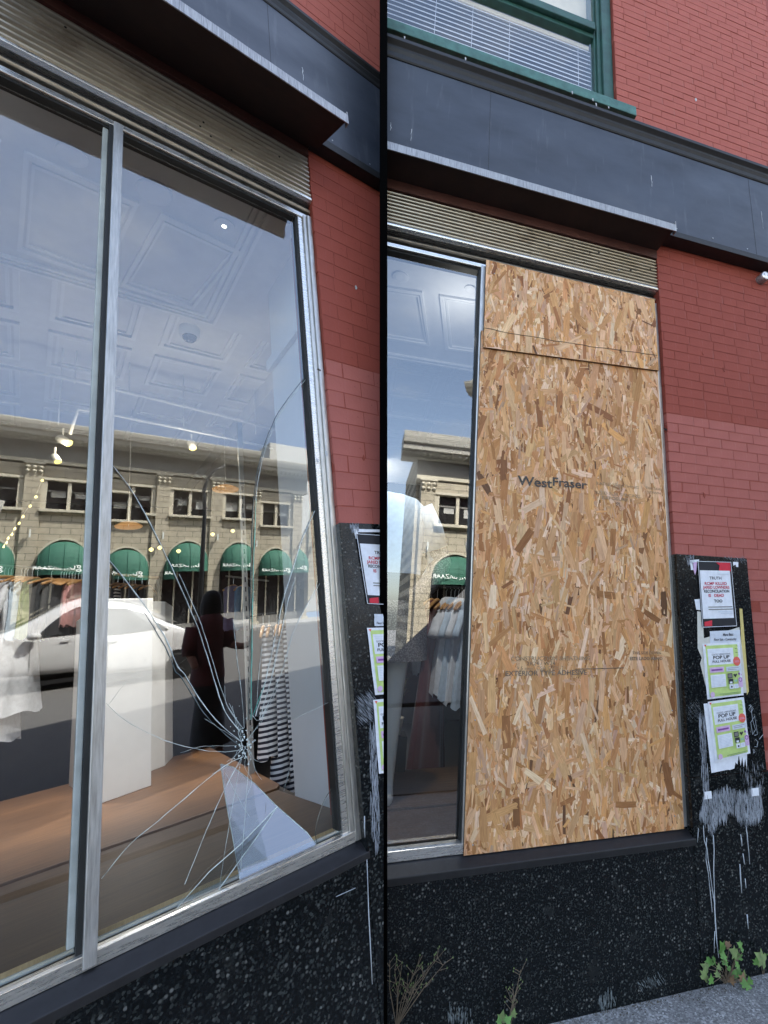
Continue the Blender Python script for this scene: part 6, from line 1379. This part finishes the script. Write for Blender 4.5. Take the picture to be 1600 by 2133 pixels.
for fr, par, pts in ((R, TR, [(1465, 1720), (1467, 1750), (1473, 1770), (1478, 1810), (1488, 1880), (1493, 1960), (1497, 1995)]), (R, TR, [(1486, 1740), (1488, 1770), (1487, 1815), (1489, 1880), (1490, 1925)]), (R, TR, [(1472, 1745), (1471, 1790), (1476, 1820), (1484, 1900)]),
                     (R, TR, [(1554, 1720), (1558, 1755), (1562, 1800)]), (R, TR, [(1543, 1738), (1546, 1762)]), (R, TR, [(1548, 1778), (1551, 1800)]), (R, TR, [(1541, 1800), (1545, 1860)]), (R, TR, [(1455, 1725), (1453, 1755)]), (R, TR, [(1556, 1905), (1559, 1935)]), (R, TR, [(1552, 1830), (1554, 1850)]), (R, TR, [(1489, 1940), (1488, 1985)]),
                     (L, TL, [(764, 1790), (768, 1900), (776, 2050)]), (L, TL, [(759, 1700), (760, 1745)]), (L, TL, [(700, 1868), (722, 1858), (740, 1850)])):
    q = [fr.pt(*p, -.0232) for p in pts]; q = [tuple(np.array(q[i]) * (1 - t) + np.array(q[i + 1]) * t) for i in range(len(q) - 1) for t in (0, .5)] + [q[-1]]
    build(MB().tube([(p[0] + jit(.0015), p[1], p[2]) for p in q], [.0028 * rnd.uniform(.5, 1.3) for _ in q], 5, flat=.5), 'paint_drip', 'drip_white', par, smooth=True)
for pts in ([(1560, 1470), (1564, 1468), (1569, 1476), (1565, 1484), (1560, 1478), (1564, 1470), (1568, 1500), (1574, 1520), (1568, 1530), (1564, 1505), (1572, 1492), (1576, 1515), (1578, 1530), (1572, 1532)], [(1574, 1540), (1579, 1545), (1577, 1556), (1572, 1555)], [(1570, 1560), (1573, 1566), (1570, 1569), (1569, 1561)], [(1582, 1540), (1590, 1530)]):
    build(MB().tube([R.pt(a, b_, -.0232) for a, b_ in pts], .0014, 4), 'chalk_scribble', 'drip_white', TR)
for px, py in ((1476, 1657), (1574, 1650)): jag(R, [(px - 9, py - 8), (px + 6, py - 9), (px + 7, py + 7), (px - 8, py + 9)], -.0240, -.0246, 'paper_white', 'white tape scrap %s the paint smear' % ('left in' if px < 1500 else 'right in'), 'tape', 'torn_paper', px)
# ---------------------------------------------------------------- round cap on the brick wall
p = R.pt(1582, 585, 0); T = thing('wall_fitting', R, (p[0], 0, p[2]), 'round galvanised cap fixed to the red brick near the right edge', 'wall fitting')
build(MB().lathe((p[0], -.0, p[2]), [(.036, .0), (.036, -.05), (.033, -.056)], (0, 1, 0), 28), 'collar', 'galvanised', T, smooth=False, bevel=.001)
build(MB().lathe((p[0], -.0565, p[2]), [(.001, 0), (.034, 0), (.034, -.006), (.030, -.009), (.001, -.010)], (0, 1, 0), 28), 'cover', 'aluminium_bar', T)
for s in (-1, 1): build(MB().lathe((p[0] + s * .018, -.067, p[2] + .004), [(.004, 0), (.004, -.002), (.001, -.003)], (0, 1, 0), 8), 'screw', 'lens_dark', T)
# small chips and a hook on the brick, cable clip on the jamb
for fr, par, pts in ((L, TL, [(661, 768), (668, 772)]), (R, TR, [(1383, 892), (1389, 896)])): build(MB().tube([fr.pt(a, b_, -.01) for a, b_ in pts], .006, 6), 'wall_plug', 'lens_dark', par)
for fr, par, px, py in ((R, TR, 1467, 1030), (R, TR, 1450, 207), (R, TR, 1465, 734), (L, TL, 742, 600), (L, TL, 758, 955), (L, TL, 680, 945), (R, TR, 1508, 770)):
    q = fr.pt(px, py, -.004); r = random.Random(px); pts = [(q[0] + .012 * math.cos(a) * r.uniform(.3, 1), q[2] + .028 * math.sin(a) * r.uniform(.3, 1)) for a in np.linspace(0, 5.6, 8)]
    build(MB().sheet(pts, -.0052, -.0030), 'paint_chip', 'white_splash' if px in (1450, 742, 680) else 'brick_paint_deep', par, clip=True)

# ---------------------------------------------------------------- weeds at the foot of the wall
pbr('leaf_green', (.085, .20, .035), .55, var=.3, scale=40, bmp=.2); pbr('leaf_olive', (.12, .17, .05), .6, var=.35, scale=40); pbr('leaf_red', (.16, .09, .04), .6, var=.35, scale=40); pbr('stalk_dry', (.16, .12, .08), .8, var=.3)
IVY = [(0, 0), (.28, -.10), (.52, .02), (.34, .20), (.62, .42), (.30, .48), (.16, .70), (0, 1.0), (-.16, .70), (-.30, .48), (-.62, .42), (-.34, .20), (-.52, .02), (-.28, -.10)]
def weed(lab, spots, root, size, seed, mats=('leaf_green', 'leaf_olive')):
    r = random.Random(seed); b = R.pt(*root, -.03); T = thing('ivy_weed', R, (b[0], b[1], 0), lab, 'plant')
    for k, (px, py, s) in enumerate(spots):
        yo = -.03 - r.uniform(0, .09); p = np.array(R.pt(px, py, yo)); p[2] = max(p[2], .012); s_ = size * s
        n = np.array([r.gauss(0, .35), -1, r.gauss(.5, .35)]); n /= np.linalg.norm(n); a = r.uniform(-1.0, 1.0); up = np.array([math.sin(a), 0, math.cos(a)]); up -= n * (up @ n); up /= np.linalg.norm(up); sd = np.cross(up, n)
        vs = [tuple(p + sd * x * s_ + up * (z - .3) * s_ - n * (.10 * s_ * (x * x * 2 - .1 + .3 * (z - .5) ** 2))) for x, z in IVY]; c = tuple(p + up * .12 * s_)
        vs2 = vs + [c]; o = build(MB().add(vs2, [(i, (i + 1) % len(IVY), len(IVY)) for i in range(len(IVY))]), 'leaf', mats[0] if r.random() < .62 else (mats[1] if r.random() < .8 else 'leaf_red'), T, recalc=False, smooth=True)
        st = np.array([b[0] + r.uniform(-.02, .02), -.025, .004]); build(MB().tube([tuple(st), tuple((st + p) / 2 + np.array([0, -.01, .02])), tuple(p - up * .3 * s_)], [.002, .0016, .0012], 5), 'stem', 'stalk_dry', T)
weed('green ivy weed growing where the granite pier meets the pavement', [(1505, 1975, 1.25), (1530, 1985, 1.0), (1516, 1968, .7), (1537, 1992, .9), (1478, 2003, .9), (1470, 2015, .8), (1488, 2000, .7), (1468, 2032, 1.1), (1482, 2042, .8), (1495, 2030, .6), (1510, 2005, .6), (1520, 2020, .7), (1530, 2030, .8), (1540, 2028, .8), (1548, 2040, .9), (1552, 2050, .8), (1558, 2060, .9), (1562, 2045, .7), (1524, 2042, .8), (1542, 1968, .6), (1546, 1978, .5), (1508, 1992, .8), (1536, 2010, .7), (1498, 2015, .5), (1550, 2030, .6)], (1515, 2035), .051, 1)
weed('single ivy sprig at the right edge of the pavement', [(1587, 1997, 1.2), (1577, 2004, .7), (1594, 1990, .6)], (1590, 2012), .058, 2)
weed('tiny green sprout at the bottom of the granite below the boards', [(1046, 2120, .8), (1058, 2126, .7), (1070, 2112, .6), (1040, 2128, .6)], (1056, 2150), .05, 3)
def dry(lab, root, tips, seed):
    r = random.Random(seed); b = np.array(R.pt(*root, -.06)); T = thing('dry_weed', R, tuple(b), lab, 'plant')
    for k, tp in enumerate(tips):
        e = np.array(R.pt(*tp, -.06 - r.uniform(0, .05))); m = (b + e) / 2 + np.array([r.uniform(-.02, .02), 0, .02]); build(MB().tube([tuple(b), tuple(m), tuple(e)], [.0022, .0018, .001], 5), 'stalk', 'stalk_dry', T)
        for i in range(6):
            t = r.uniform(.4, 1); q = b * (1 - t) ** 2 + 2 * m * t * (1 - t) + e * t * t; w = q + np.array([r.uniform(-.04, .04), r.uniform(-.02, .02), r.uniform(.01, .05)]); build(MB().tube([tuple(q), tuple(w)], [.0011, .0008], 4), 'twig', 'stalk_dry', T); build(MB().lathe(tuple(w), [(.0005, -.004), (.003, 0), (.0005, .005)], (0, 0, 1), 5), 'seed_head', 'leaf_olive', T)
dry('dry branching weed against the granite beside the black divider', (826, 2140), [(812, 2000), (822, 2018), (838, 2005), (870, 2030), (905, 2000), (915, 1992), (928, 2005), (895, 2018), (850, 2050), (880, 1990)], 4)
dry('thin dry stalk against the granite below the boards', (1058, 2130), [(1085, 2020), (1068, 2060), (1078, 2085)], 5)

# grit and dirt gathered where the wall meets the pavement
r_ = random.Random(8); grit = MB()
for k in range(700):
    x = r_.uniform(.6, 2.9); y = -.022 - abs(r_.gauss(0, .025)); s = r_.uniform(.001, .0045) * (1.6 if r_.random() < .06 else 1)
    if abs(x - R.pt(1515, 2035, -.03)[0]) < .25 and r_.random() < .6: y -= abs(r_.gauss(0, .04))
    vs = [(x + s * math.cos(t) * r_.uniform(.6, 1), y + s * math.sin(t) * r_.uniform(.6, 1), .0006 + s * .5 * h) for h in (0, 1) for t in (0, 1.57, 3.14, 4.71)]
    grit.add(vs, [(4, 5, 6, 7), (0, 1, 5, 4), (1, 2, 6, 5), (2, 3, 7, 6), (3, 0, 4, 7)])
pbr('grit', (.10, .085, .065), .95, var=.6, scale=50)
build(grit, 'grit', 'grit', fr=R, base=(1.5, -.03, 0), kind='stuff', label='loose grit and dirt along the foot of the granite', cat='grit')
